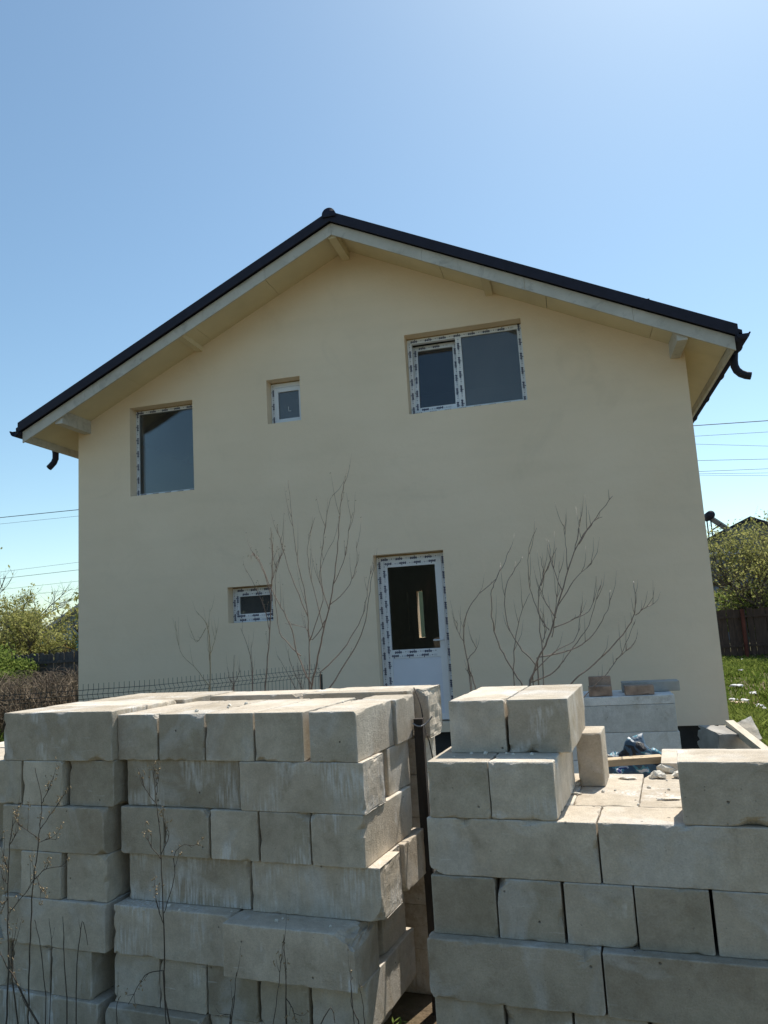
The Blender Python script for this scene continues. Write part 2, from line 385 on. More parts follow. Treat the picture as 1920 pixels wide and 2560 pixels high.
for s in (-1, 1):
    xg = CX+s*(HW+.075); zg = zb(CX+s*HW)+.16
    mb = MB(); R = .075; pr = [(math.cos(math.radians(a))*R, math.sin(math.radians(a))*R) for a in range(180, 361, 20)]; k = len(pr)
    for rr in (1.0, .94):
        for y in (YF-.09, YB+.95): mb.v += [(xg+p*rr, y, zg+q*rr) for p, q in pr]
    for j in range(k-1):
        mb.f += [(j, j+1, k+j+1, k+j), (2*k+j, 3*k+j, 3*k+j+1, 2*k+j+1), (j, 2*k+j, 2*k+j+1, j+1)]
    mb.f += [(0, k, 3*k, 2*k), (k-1, 3*k-1, 4*k-1, 2*k-1)]
    mb.f.append(tuple(range(k)))
    gut = hb(mb, 'gutter', M_ROOF, True)
    # lip bead and brackets
    mb = MB(); mb.tube([(xg+s*R, YF-.09, zg+.004), (xg+s*R, YB+.95, zg+.004)], .011, 6); o = hb(mb, 'gutter_lip', M_ROOF, True, parent=gut); o.matrix_parent_inverse = Matrix()
    for kk in range(9):
        yb_ = YF+.35+kk*1.15; mb = MB()
        mb.tube([(xg+p*1.06, yb_, zg+q*1.06) for p, q in pr], .008, 4); o = hb(mb, 'gutter_bracket', M_ROOF, parent=gut); o.matrix_parent_inverse = Matrix()
    pe = onX((139, 1140) if s < 0 else (1835, 905), xg)
    print('elbow', s, pe)
    path = [(xg, pe.y, zg-.03), (xg, pe.y, zg-.14), (xg, pe.y, zg-.20), (xg+s*.02, pe.y, zg-.26), (xg+s*.06, pe.y, zg-.305), (xg+s*.115, pe.y, zg-.335), (xg+s*.17, pe.y, zg-.35)]
    if s < 0: path = [(xg, pe.y, zg-.03), (xg, pe.y, zg-.14), (xg-.0, pe.y, zg-.22), (xg-.03, pe.y, zg-.28), (xg-.08, pe.y, zg-.325), (xg-.12, pe.y, zg-.355)]
    mb = MB(); mb.tube(path, [.062, .047, .047, .047, .047, .047, .047][:len(path)], 14); hb(mb, 'downpipe_elbow', M_ROOF, True)

# film print stamps -------------------------------------------------------
cu = bpy.data.curves.new('stamp', 'FONT'); cu.body = 'solo'; cu.size = .058; cu.align_x = 'CENTER'; cu.align_y = 'CENTER'; cu.resolution_u = 1; cu.offset = .0028
ot = bpy.data.objects.new('stamp', cu); COL.objects.link(ot); bpy.context.view_layer.update()
me = ot.evaluated_get(bpy.context.evaluated_depsgraph_get()).to_mesh()
TV = [Vector(v.co) for v in me.vertices]; TF = [tuple(p.vertices) for p in me.polygons]
ot.evaluated_get(bpy.context.evaluated_depsgraph_get()).to_mesh_clear(); bpy.data.objects.remove(ot); bpy.data.curves.remove(cu)
def stamps(name, runs, y, parent, pitch=.205):
    """runs: (x, z, length, vertical, flip) centre lines of frame members, printed on plane y"""
    a, fine = MB(), MB()
    for x, z, L, vert, flip in runs:
        t = rnd.uniform(.03, .1)
        while t < L-.03:
            for tx in (0,):
                i = len(a.v)
                for p in TV:
                    px_, pz_ = (-p.x, -p.y) if flip else (p.x, p.y)
                    q = (x-pz_, y, z+t+px_) if vert else (x+t+px_, y, z+pz_)
                    a.v.append(q)
                a.f += [tuple(i+k for k in f) for f in TF]
            def dash(mb_, o0, o1, h, off=0):
                if t+o1 > L: return
                if vert: mb_.quad((x-h+off, y, z+t+o0), (x+h+off, y, z+t+o0), (x+h+off, y, z+t+o1), (x-h+off, y, z+t+o1))
                else: mb_.quad((x+t+o0, y, z-h+off), (x+t+o1, y, z-h+off), (x+t+o1, y, z+h+off), (x+t+o0, y, z+h+off))
            dash(a, .095, .106, .0055)
            for off in (-.007, .006): dash(fine, .12, .165, .0028, off)
            dash(fine, .06, .08, .003, -.004)
            t += pitch
    for mb_, mm, nm in ((a, M_PRINT, 'film_logo'), (fine, M_PRINT2, 'film_fine_print')):
        if mb_.v:
            o = hb(mb_, nm, mm, parent=parent); o.matrix_parent_inverse = Matrix(); o['kind'] = 'stuff'
def frame(mb, x0, x1, z0, z1, y0, y1, w):
    e = .0
    mb.box(x0, x0+w, y0, y1, z0, z1); mb.box(x1-w, x1, y0, y1, z0, z1)
    mb.box(x0+w, x1-w, y0+.001, y1-.001, z0, z0+w); mb.box(x0+w, x1-w, y0+.001, y1-.001, z1-w, z1)
def four(x0, x1, z0, z1, w):
    return [(x0+w/2, z0, z1-z0, True, False), (x1-w/2, z0, z1-z0, True, True), (x0+w, z1-w/2, x1-x0-2*w, False, False), (x0+w, z0+w/2, x1-x0-2*w, False, True)]
YG = YW+.17
def window(x0, x1, z0, z1, fw_=.062):
    x0 += .004; x1 -= .004; z0 += .004; z1 -= .018
    mb = MB(); frame(mb, x0, x1, z0, z1, YG, YG+.07, fw_); win = hb(mb, 'window', M_PVC)
    mb = MB(); mb.box(x0, x1, YG+.01, YG+.05, z1, z1+.016); o = hb(mb, 'foam_seal', M_FOAM, parent=win); o.matrix_parent_inverse = Matrix()
    return win, x0, x1, z0, z1
def kid(mb, name, material, win, smooth=False):
    o = hb(mb, name, material, smooth, parent=win); o.matrix_parent_inverse = Matrix(); return o
# large fixed pane
win, x0, x1, z0, z1_ = window(*OPEN['left'], .05)
mb = MB(); mb.box(x0+.05, x1-.05, YG+.02, YG+.045, z0+.05, z1_-.05); kid(mb, 'pane', M_GLASS, win); stamps('p', four(x0, x1, z0, z1_, .05), YG-.0015, win)
# small upper window: frame + bare sash
win, x0, x1, z0, z1_ = window(*OPEN['small_up'])
mb = MB(); frame(mb, x0+.05, x1-.012, z0+.03, z1_-.07, YG-.012, YG+.04, .062); kid(mb, 'sash', M_PVC, win)
mb = MB(); mb.box(x0+.112, x1-.074, YG+.01, YG+.03, z0+.092, z1_-.132); kid(mb, 'pane', M_GLASS_DUSTY, win)
mb = MB(); mb.box(x0+.26, x0+.266, YG-.001, YG+.001, z0+.2, z0+.27); mb.box(x0+.268, x0+.30, YG-.001, YG+.001, z0+.2, z0+.206); kid(mb, 'sticker', M_PVC, win)
stamps('p', [(x0+.03, z0, z1_-z0, True, False), (x0+.06, z0+.018, x1-x0-.1, False, True)], YG-.0015, win)
# small lower window
win, x0, x1, z0, z1_ = window(*OPEN['small_low'])
mb = MB(); frame(mb, x0+.045, x1-.03, z0+.055, z1_-.055, YG-.012, YG+.04, .062); kid(mb, 'sash', M_PVC, win)
mb = MB(); mb.box(x0+.107, x1-.092, YG+.01, YG+.03, z0+.117, z1_-.117); kid(mb, 'pane', M_GLASS_DUSTY, win)
stamps('p', [(x0+.024, z0+.03, z1_-z0-.05, True, False), (x0+.05, z1_-.028, x1-x0-.1, False, False), (x0+.05, z0+.028, x1-x0-.1, False, True)], YG-.0015, win)
stamps('p', four(x0+.045, x1-.03, z0+.055, z1_-.055, .062), YG-.0135, win)
# two-part window, one sash tipped inwards
win, x0, x1, z0, z1_ = window(*OPEN['right'], .062)
xm = x0+(x1-x0)*.452
mb = MB(); mb.box(xm-.04, xm+.04, YG+.002, YG+.068, z0+.062, z1_-.062); kid(mb, 'mullion', M_PVC, win)
mb = MB(); mb.box(xm+.04, x1-.062, YG+.02, YG+.045, z0+.062, z1_-.062); kid(mb, 'pane', M_GLASS_DUSTY, win)
stamps('p', four(x0, x1, z0, z1_, .062)+[(xm, z0+.06, z1_-z0-.12, True, True)], YG-.0015, win)
sx0, sx1, sz0, sz1 = x0+.05, xm-.03, z0+.05, z1_-.055
def tip(mb):
    a = math.radians(7.0)
    mb.v = [(x, YG+.02+(y-YG-.02)*math.cos(a)+(z-sz0)*math.sin(a), sz0+(z-sz0)*math.cos(a)-(y-YG-.02)*math.sin(a)) for x, y, z in mb.v]; return mb
mb = MB(); frame(mb, sx0, sx1, sz0, sz1, YG+.012, YG+.06, .07); kid(tip(mb), 'sash', M_PVC, win)
mb = MB(); mb.box(sx0+.07, sx1-.07, YG+.03, YG+.045, sz0+.07, sz1-.07); kid(tip(mb), 'pane', M_GLASS, win)
vb = len(COL.objects); stamps('p', four(sx0, sx1, sz0, sz1, .07), YG+.0105, win)
for o in list(COL.objects)[vb:]:
    t = MB(); t.v = [tuple(q.co) for q in o.data.vertices]; tip(t)
    for q, c_ in zip(o.data.vertices, t.v): q.co = c_
# door
x0, x1, z0, z1_ = OPEN['door']; x0 += .004; x1 -= .004; z1_ -= .02
mb = MB(); w_ = .075
mb.box(x0, x0+w_, YG, YG+.07, z0, z1_); mb.box(x1-w_, x1, YG, YG+.07, z0, z1_); mb.box(x0+w_, x1-w_, YG+.001, YG+.069, z1_-w_, z1_)
door = hb(mb, 'door', M_PVC)
mb = MB(); mb.box(x0, x1, YG+.01, YG+.05, z1_, z1_+.018); kid(mb, 'foam_seal', M_FOAM, door)
lx0, lx1, lz1 = x0+.06, x1-.06, z1_-.06; sw = .088; zmid = CZ-.405
mb = MB(); mb.box(lx0, lx0+sw, YG-.014, YG+.05, z0+.02, lz1); mb.box(lx1-sw, lx1, YG-.014, YG+.05, z0+.02, lz1)
mb.box(lx0+sw, lx1-sw, YG-.0135, YG+.049, lz1-sw, lz1); mb.box(lx0+sw, lx1-sw, YG-.0135, YG+.049, zmid-.055, zmid+.055); mb.box(lx0+sw, lx1-sw, YG-.0135, YG+.049, z0+.02, z0+.10)
kid(mb, 'leaf_frame', M_PVC, door)
mb = MB(); mb.box(lx0+sw, lx1-sw, YG+.012, YG+.032, zmid+.055, lz1-sw); kid(mb, 'pane', M_GLASS_DOOR, door)
mb = MB(); mb.box(lx0+sw, lx1-sw, YG-.004, YG+.04, z0+.10, zmid-.055); kid(mb, 'panel', M_PANEL, door)
zh = CZ-.245
mb = MB(); mb.box(lx1-.055, lx1-.025, YG-.022, YG-.014, zh-.14, zh+.06); mb.tube([(lx1-.04, YG-.02, zh), (lx1-.04, YG-.055, zh), (lx1-.07, YG-.062, zh), (lx1-.165, YG-.062, zh)], .010, 8); kid(mb, 'handle', M_PVC, door)
stamps('p', [(x0+.033, z0, z1_-z0, True, False), (x1-.033, z0, z1_-z0, True, True), (x0+.08, z1_-.036, x1-x0-.12, False, False)], YG-.0015, door)
stamps('p', [(lx0+.048, z0+.1, lz1-z0-.1, True, True), (lx0+.06, lz1-.045, lx1-lx0-.1, False, True), (lx0+.1, zmid+.025, lx1-lx0-.2, False, False), (lx0+.07, zmid-.03, lx1-lx0-.18, False, True)], YG-.0155, door)

# ------------------------------------------------------------------ block piles
def grid_lines(L, step):
    e = [0, .004, .010, .020, .036, .06]
    if L < .16: e = [0, .004, .010, .020, .036]
    k = max(1, round((L-2*e[-1])/step)); mid = [e[-1]+(L-2*e[-1])*j/k for j in range(1, k)]
    return e + mid + [L-q for q in reversed(e)]
def block_mesh(L, W, H, seed, chip=1.0, fine=True, rag=()):
    """aerated block, origin at the middle of its bottom; edges knocked off unevenly. rag: +x/-x ends broken rough"""
    R = random.Random(seed); step = .032 if fine else .2
    if not fine:
        gx, gy, gz = [0, .006, L-.006, L], [0, .006, W-.006, W], [0, .006, H-.006, H]
    else: gx, gy, gz = grid_lines(L, step), grid_lines(W, step), grid_lines(H, step)
    D = (L, W, H); G = (gx, gy, gz); idx = {}; V = []; Fc = []
    off = Vector((R.uniform(-50, 50), R.uniform(-50, 50), R.uniform(-50, 50)))
    hits = []
    if fine:
        for _ in range(R.choice((1, 2, 2, 3, 4))):
            e = (R.randrange(3), R.randrange(2), R.randrange(2)); hits.append((e, R.uniform(0, D[e[0]]), R.uniform(.006, .028)*chip, R.uniform(.012, .045)))
    def vert(i, j, k):
        key = (i, j, k)
        if key in idx: return idx[key]
        p = [gx[i], gy[j], gz[k]]; q = list(p)
        for ax in range(3):
            a1, a2 = [t for t in range(3) if t != ax]
            s1, s2 = p[a1] > D[a1]/2, p[a2] > D[a2]/2
            a = D[a1]-p[a1] if s1 else p[a1]; b_ = D[a2]-p[a2] if s2 else p[a2]
            if a+b_ > .12: continue
            c_ = .002
            if fine:
                u = Vector((p[ax]*25+ax*9.1, s1*5.3+ax*2.2, s2*7.7))+off
                u2 = Vector((p[ax]*45+ax*9.1, s1*5.3, s2*7.7))+off
                c_ += max(0, noise.noise(u)-.28)*.034*chip + max(0, noise.noise(u2)-.1)*.007*chip
                for e, pos, amp, wd in hits:
                    if e == (ax, int(s1), int(s2)): c_ += amp*math.exp(-((p[ax]-pos)/wd)**2)
            if a+b_ < c_:
                dl = (c_-a-b_)/2; q[a1] += -dl if s1 else dl; q[a2] += -dl if s2 else dl
        if fine:
            for s in rag:
                edge = p[0] if s < 0 else D[0]-p[0]
                if edge < .001:
                    nn = noise.noise(Vector((s*3, p[1]*13, p[2]*13))+off)*(.018 if chip > 2 else .004)+noise.noise(Vector((s*3, p[1]*38, p[2]*38))+off)*(.008 if chip > 2 else .003)
                    q[0] += -s*(abs(nn)+.004)
        idx[key] = len(V); V.append((q[0]-L/2, q[1]-W/2, q[2])); return idx[key]
    nx, ny, nz_ = len(gx)-1, len(gy)-1, len(gz)-1
    for i in range(nx):
        for j in range(ny):
            Fc.append((vert(i, j, 0), vert(i, j+1, 0), vert(i+1, j+1, 0), vert(i+1, j, 0))); Fc.append((vert(i, j, nz_), vert(i+1, j, nz_), vert(i+1, j+1, nz_), vert(i, j+1, nz_)))
    for i in range(nx):
        for k in range(nz_):
            Fc.append((vert(i, 0, k), vert(i+1, 0, k), vert(i+1, 0, k+1), vert(i, 0, k+1))); Fc.append((vert(i, ny, k), vert(i, ny, k+1), vert(i+1, ny, k+1), vert(i+1, ny, k)))
    for j in range(ny):
        for k in range(nz_):
            Fc.append((vert(0, j, k), vert(0, j, k+1), vert(0, j+1, k+1), vert(0, j+1, k))); Fc.append((vert(nx, j, k), vert(nx, j+1, k), vert(nx, j+1, k+1), vert(nx, j, k+1)))
    if fine:
        for _ in range(R.choice((0, 0, 1, 1, 2))):
            cn = Vector((R.choice((-1, 1))*L/2, R.choice((-1, -1, -1, 1))*W/2, R.choice((0, H))))
            nrm = Vector((math.copysign(R.uniform(.3, 1), cn.x), math.copysign(R.uniform(.3, 1), cn.y), R.uniform(.3, 1)*(1 if cn.z else -1))).normalized()
            V = cut_corner(V, cn, nrm, R.uniform(.010, .032)*min(chip, 1.5), off)
    m = bpy.data.meshes.new('concrete_block'); m.from_pydata(V, [], Fc); m.update(); return m
def cut_corner(V, cn, nrm, depth, off=Vector((0, 0, 0))):
    out = []
    for v_ in V:
        p = Vector(v_); e = (p-cn).dot(nrm)+depth+noise.noise(p*38+off)*depth*.30+noise.noise(p*90+off)*depth*.12
        out.append(tuple(p-nrm*e) if e > 0 else v_)
    return out
SEED = [100]
class Pile:
    def __init__(s, x, y, deg): s.o = Vector((x, y)); s.a = math.radians(deg); s.ux = Vector((math.cos(s.a), math.sin(s.a))); s.uy = Vector((-s.ux.y, s.ux.x))
    def lx(s, p):                     # pixel -> coordinate along the pile's front
        d = ray(p); nrm = Vector((s.uy.x, s.uy.y, 0)); t = (Vector((s.o.x, s.o.y, CAM.z))-CAM).dot(nrm)/d.dot(nrm)
        q = CAM+d*t; return (Vector((q.x, q.y))-s.o).dot(s.ux)
    def put(s, x0, x1, y0, y1, z0, z1, label, group, chip=1.0, fine=True, rag=(), jit=.6, name='concrete_block', material=None, mesh=None):
        SEED[0] += 1; L, W = x1-x0, y1-y0
        m = mesh or block_mesh(L, W, z1-z0, SEED[0], chip, fine, rag)
        c_ = s.o + s.ux*(x0+x1)/2 + s.uy*(y0+y1)/2
        o = link(name, m, material or M_BLOCK, None, (c_.x, c_.y, z0)); o.rotation_euler.z = s.a+math.radians(rnd.uniform(-jit, jit)); tag(o, label, 'block', group); return o
CH = .2215; ZT = CAM.z-.372
def zc(k): return ZT-CH*k               # top of course k (0 = topmost)
ORD = ['top', 'second', 'third', 'fourth', 'fifth', 'sixth', 'bottom']; CNT = ['first', 'second', 'third', 'fourth', 'fifth', 'sixth']
GP = 'aerated concrete blocks stacked in piles'
JG = .003
# --- pile with the stake
P = Pile(-1.60, 3.42, -8)
# per course: list of (left px, right px in z1 units, front offset, depth)
HD = .60; SDp = .25
mid_courses = [
 [(695, 933, 0, .60), (938, 1210, .0, .60), (1214, 1502, 0, .60), (1508, 1800, 0, .60), (1828, 2113, 0, .455)],
 [(735, 1412, .02, .25), (1418, 2160, .0, .25)],
 [(712, 965, .0, .60), (968, 1240, .0, .60), (1245, 1530, 0, .60), (1534, 1833, .0, .60), (1840, 2162, .0, .60)],
 [(740, 1462, .03, .25), (1476, 2250, .02, .25)],
 [(714, 1405, -.05, .25), (1412, 2180, -.13, .25)],
 [(700, 966, -.03, .6), (970, 1246, -.03, .6), (1250, 1545, -.03, .6), (1560, 1850, -.03, .6), (1858, 2190, -.03, .6)],
 [(690, 1250, -.08, .25), (1256, 2020, -.02, .25)],
]
yrow = [450, 735, 1010, 1290, 1610, 1890, 2150]
LOWM = {}
def low(L, W, H):
    k = (round(L, 2), round(W, 2), round(H, 3))
    if k not in LOWM: LOWM[k] = block_mesh(L, W, H, 5, 1, False)
    return LOWM[k]
for k, row in enumerate(mid_courses):
    nrow = len(row)
    for j, (a, b_, dy, dep) in enumerate(row):
        xa, xb = P.lx(z1(a, yrow[k])), P.lx(z1(b_, yrow[k]))
        kindw = 'end-on' if nrow > 2 else 'long side-on'
        lab = f'{kindw} block, {CNT[nrow-1-j]} from the dark stake, {ORD[k]} course of the staked pile'
        if k == 0 and j == 4: lab = 'top corner block beside the dark stake, sunlit pocked side'
        if k == 4 and j == 1: lab = 'long block with a broken-off upper corner jutting from the staked pile'
        rag = (1,) if (nrow == 2 and j == 1) else ()
        big = 1.0
        o = P.put(xa+JG, xb-JG, dy, dy+dep, zc(k+1)+.0005, zc(k)-.001, lab, GP, chip=1.0, rag=rag, material=M_CHALK if (k, j) in ((1, 0), (1, 1), (3, 0), (3, 1), (4, 0)) else None)
        if k == 4 and j == 1:       # knocked-off corner
            Vn = cut_corner([tuple(v_.co) for v_ in o.data.vertices], Vector(((xb-xa)/2, -.125, CH)), Vector((.62, -.12, .77)).normalized(), .062)
            for v_, q_ in zip(o.data.vertices, Vn): v_.co = q_
        dep0 = dy+dep+.004
        # blocks behind this one
        if k == 0:
            if j == 4: P.put(xa+.02, xb+.012, dep0, .735, zc(k+1)+.0005, zc(k)-.004, 'short sunlit block behind the corner block, next to the dark stake', GP)
        elif nrow == 2:
            lab2 = f'block hidden behind the long front block, {ORD[k]} course of the staked pile'
            if j == 1:
                P.put(xb-.64, xb-.045, dep0, dep0+.10, zc(k+1)+.0005, zc(k)-.002, f'thin block set back behind the rough end, {ORD[k]} course of the staked pile', GP, rag=(1,))
                P.put(xb-.66, xb-.03, dep0+.105, dep0+.40, zc(k+1)+.0005, zc(k)-.002, f'block deepest along the sunlit side, {ORD[k]} course of the staked pile', GP)
            else:
                P.put(xa+.01, xa+.61, dep0, dep0+.25, zc(k+1)+.0005, zc(k)-.002, lab2, GP, fine=False)
                P.put(xa+.01, xa+.61, dep0+.26, dep0+.51, zc(k+1)+.0005, zc(k)-.002, lab2, GP, fine=False)
# back row of the top: slightly proud slabs, the last with a ragged fractured end
bx = [P.lx(z1(705, 450)), -.02, .66]
P.put(bx[0], -.03, .745, 1.0, zc(1), zc(0)+.012, 'sunlit slab of the back row, top of the staked pile', GP)
P.put(-.024, .60, .745, .86, zc(1), zc(0)+.012, 'thin sunlit slab laid behind the end-on blocks, top of the staked pile', GP)
P.put(-.02, .685, .865, 1.09, zc(1)-.03, zc(0)+.012, 'slab with ragged fractured end standing proud behind the dark stake', GP, chip=2.6, rag=(1,), jit=.1)
for k in (1, 2, 3, 4, 5, 6):
    for q in range(2):
        P.put(-.66+.65*q, -.66+.65*q+.64, .865, 1.09, zc(k+1), zc(k)-.002-(.03 if k == 1 else 0), f'rearmost block, {("far from","near")[q]} the dark stake, {ORD[k]} course of the staked pile', GP, fine=False)
# --- narrow pile
Q = Pile(-2.60, 3.535, -8)
left_courses = [
 [(40, 688, 0, .25)], [(-95, 152, 0, .6), (156, 405, -.005, .6), (412, 690, .02, .6)], [(40, 656, -.01, .25)],
 [(-110, 148, .02, .6), (152, 404, -.015, .6), (410, 660, -.0, .6)], [(42, 668, -.02, .25)], [(-160, 86, .0, .6), (90, 324, -.0, .6), (329, 580, -.01, .6)], [(0, 640, -.03, .25)]]
for k, row in enumerate(left_courses):
    for j, (a, b_, dy, dep) in enumerate(row):
        xa, xb = Q.lx(z1(a, yrow[k]+5)), Q.lx(z1(b_, yrow[k]+5)); nrow = len(row)
        lab = f'long side-on block fronting the {ORD[k]} course of the narrow pile' if nrow == 1 else f'end-on block, {CNT[nrow-1-j]} from the staked pile, {ORD[k]} course of the narrow pile'
        Q.put(xa+JG, xb-JG-.012, dy-.02, dy+dep, zc(k+1)+(.0005 if k else .0005), zc(k)-.001+(.024 if k == 0 else 0), lab, GP)
        if nrow == 1:
            for q in range(3):
                Q.put(xa+.01+(.03 if q else 0), xb-.01+(.05 if q > 0 else 0), dy+.255*(q+1), dy+.255*(q+1)+.25, zc(k+1)+.0005, zc(k)-.001-.002*q+(.024 if k == 0 else 0),
                      f'{("second","third","back")[q]} slab on the sunlit top of the narrow pile' if k == 0 else f'{("inner","middle","rear")[q]} block in the back of the narrow pile, {ORD[k]} course', GP, fine=(k == 0))
        elif j == 0:
            for q in range(2): Q.put(xb-.6+.61*q, xb-.6+.61*q+.6, dy+.64, dy+.89, zc(k+1)+.0005, zc(k)-.002, f'{("inner","middle","rear")[q]} block in the back of the narrow pile, {ORD[k]} course', GP, fine=False)
# --- pile at the edge of the frame
Z = Pile(-3.06, 3.70, -8)
for k in range(1, 7):
    tp = zc(k)-.0
    if k % 2: Z.put(-.62, -.03-.02*(k == 3), 0, .25, zc(k+1), tp, f'long block in the {ORD[k]} course of the cropped pile beyond the narrow pile', GP)
    else:
        for q in range(2): Z.put(-.53+.26*q, -.28+.26*q, 0, .6, zc(k+1), tp, f'end-on block, {CNT[1-q]} from the narrow pile, {ORD[k]} course of the cropped pile', GP)
    Z.put(-.62, -.06, .62, .87, zc(k+1), tp-.002, f'block in the back rows of the cropped pile, {ORD[k]} course', GP, fine=False)
    if k % 2: Z.put(-.62, -.06, .30, .55, zc(k+1), tp-.002, f'block in the back rows of the cropped pile, {ORD[k]} course', GP, fine=False)
# --- half dismantled pile
T = Pile(-.38, 3.185, -6.5)
ZR = CAM.z-.352
def zr_(k): return ZR-CH*k
def tx(x, y): return T.lx(z3(x, y))
NP = 'the half-cleared pile'
for j, (a, b_) in enumerate(((-293, 33), (49, 412))):
    xa, xb = T.lx(z3(a, 380))*1.06, T.lx(z3(b_, 380))*1.06
    T.put(xa, xb, .205, .86, zr_(1)+.0005, zr_(0), f'topmost sunlit block of {NP}, {CNT[j]} from the dark stake', GP, chip=1.3, jit=.3)
for j, (a, b_) in enumerate(((-354, 6), (11, 398))):
    T.put(tx(a, 770), tx(b_, 770), 0, .62, zr_(2)+.0005, zr_(1), f'end-on block under the topmost pair of {NP}, {CNT[j]} from the dark stake', GP, chip=1.2, jit=.3)
T.put(tx(1142, 790), tx(1142, 790)+.65, .0, .255, zr_(2)+.0005, zr_(1)+.004, f'long block standing alone on the cleared top of {NP}', GP, chip=1.5)
# front and back of the cleared course
T.put(tx(-352, 1120), tx(653, 1120), 0, .265, zr_(3), zr_(2)-.001, f'long front block beneath the topmost blocks, third course of {NP}', GP, chip=1.3)
T.put(tx(663, 1120), tx(663, 1120)+.66, 0, .265, zr_(3), zr_(2)-.001, f'long front block beneath the lone block, third course of {NP}', GP, chip=1.3)
hx = [tx(-352, 1120), tx(-352, 1120)+.262, tx(-352, 1120)+.525, .525, .79, 1.05]
hx = [-.262, 0.0, .268, .535, .80, 1.065]
hx = [q-.0 for q in hx]
for j in range(5):
    T.put(hx[j]+.012, hx[j+1]+.008, .272, .93, zr_(3), zr_(2)-.002, f'end-on sunlit slab on the cleared top of {NP}, {CNT[j]} from the stake', GP, chip=1.1, jit=.3)
low_r = [[(-328, 56), (60, 450), (455, 873), (878, 1330), (1335, 1795)], [(-330, 690), (694, 1720)], [(-300, 108), (114, 512), (518, 955), (960, 1400), (1405, 1830)], [(-300, 690), (695, 1850)]]
yr = [1480, 1840, 2130, 2300]
for k, row in enumerate(low_r):
    for j, (a, b_) in enumerate(row):
        kk = k+3; dep = .6 if len(row) > 2 else .25; dy = (-.005, -.055, -.03, -.03)[k]
        lab = f'{"end-on" if len(row) > 2 else "long side-on"} block, {CNT[j]} from the stake gap, {ORD[kk]} course of {NP}'
        T.put(tx(a, yr[k])+JG, tx(b_, yr[k])-JG, dy, dy+dep, zr_(kk+1) if kk < 6 else max(0.0, zr_(kk+1)), zr_(kk)-.001, lab, GP, chip=1.2)
        if len(row) == 2:
            for q in range(2): T.put(tx(a, yr[k])+.03, tx(a, yr[k])+.66, dy+.262+.26*q, dy+.51+.26*q, max(0, zr_(kk+1)), zr_(kk)-.002, f'{("inner","rear")[q]} block {("near","far from")[min(j,1)]} the stake gap, {ORD[k+3]} course back of {NP}', GP, fine=False)
    if len(row) > 2:
        for q in range(2): T.put(-.25+.66*q, .40+.66*q, .62, .87, zr_(k+4), zr_(k+3)-.002, f'{("inner","rear")[q]} block {("near","far from")[min(j,1)]} the stake gap, {ORD[k+3]} course back of {NP}', GP, fine=False)
# upright cut piece
T.put(.272, .388, .63, .86, zr_(2), zr_(2)+.238, f'narrow cut block standing upright against the topmost blocks of {NP}', GP, chip=.9, jit=.2)
# low slab behind
pb = onZ(z3(1030, 640), zr_(2)+.03)
T.put(.63, 1.35, .955, 1.36, 0.9, zr_(2)+.045, f'sunlit block behind the cleared top of {NP}', GP, chip=1.2)
for k in range(4): T.put(.63, 1.27, .955+.01*(k % 2), 1.355, .2245*k, .2245*k+.224, f'{CNT[3-k]} block below the sunlit block behind {NP}', GP, fine=False)

# ------------------------------------------------------------------ stake, wire, rubble, planks, bag
def beam(mb, a, b_, wd, hg, upv=Vector((0, 0, 1))):
    a, b_ = Vector(a), Vector(b_); d = (b_-a).normalized(); s_ = d.cross(upv).normalized()*wd/2; t = s_.cross(d).normalized()*hg/2
    mb.hexa([a-s_-t, a+s_-t, b_+s_-t, b_-s_-t], [a-s_+t, a+s_+t, b_+s_+t, b_-s_+t])
ps = onY((1048, 1796), 4.02)
mb = MB(); n_ = 9
for k in range(n_):
    z0_, z1__ = ps.z*k/n_, ps.z*(k+1)/n_
    def q(z): return ps.x+.004*math.sin(z*4), ps.y+.003*math.sin(z*6+1)
    a, c_ = q(z0_), q(z1__); hw = .024
    mb.hexa([(a[0]-hw, a[1]-hw, z0_), (a[0]+hw, a[1]-hw, z0_), (a[0]+hw, a[1]+hw, z0_), (a[0]-hw, a[1]+hw, z0_)], [(c_[0]-hw, c_[1]-hw, z1__), (c_[0]+hw, c_[1]-hw, z1__), (c_[0]+hw, c_[1]+hw, z1__), (c_[0]-hw, c_[1]+hw, z1__)])
stk = mb.build('wooden_stake', M_STAKE); tag(stk, 'dark weathered stake standing in the gap between the block piles', 'stake')
mb = MB(); mb.tube(smooth_path([(ps.x-.03, ps.y-.03, ps.z-.02), (ps.x, ps.y-.04, ps.z-.035), (ps.x+.03, ps.y-.03, ps.z-.03), (ps.x+.055, ps.y-.02, ps.z-.01), (ps.x+.075, ps.y-.02, ps.z+.012)], 3), .004, 5); mb.build('tie_wire', M_TIN, stk)
mb = MB(); mb.tube(smooth_path([onY(z1(2452, 165), 4.2), onY(z1(2490, 260), 4.1), onY(z1(2520, 420), 4.05), onY(z1(2560, 560), 4.0), (ps.x+.12, 4.02, .6), (ps.x+.16, 4.02, 0)], 4), .0035, 5)
tag(mb.build('rusty_wire', M_STAKE), 'thin dark wire hanging down beside the wooden stake', 'wire')

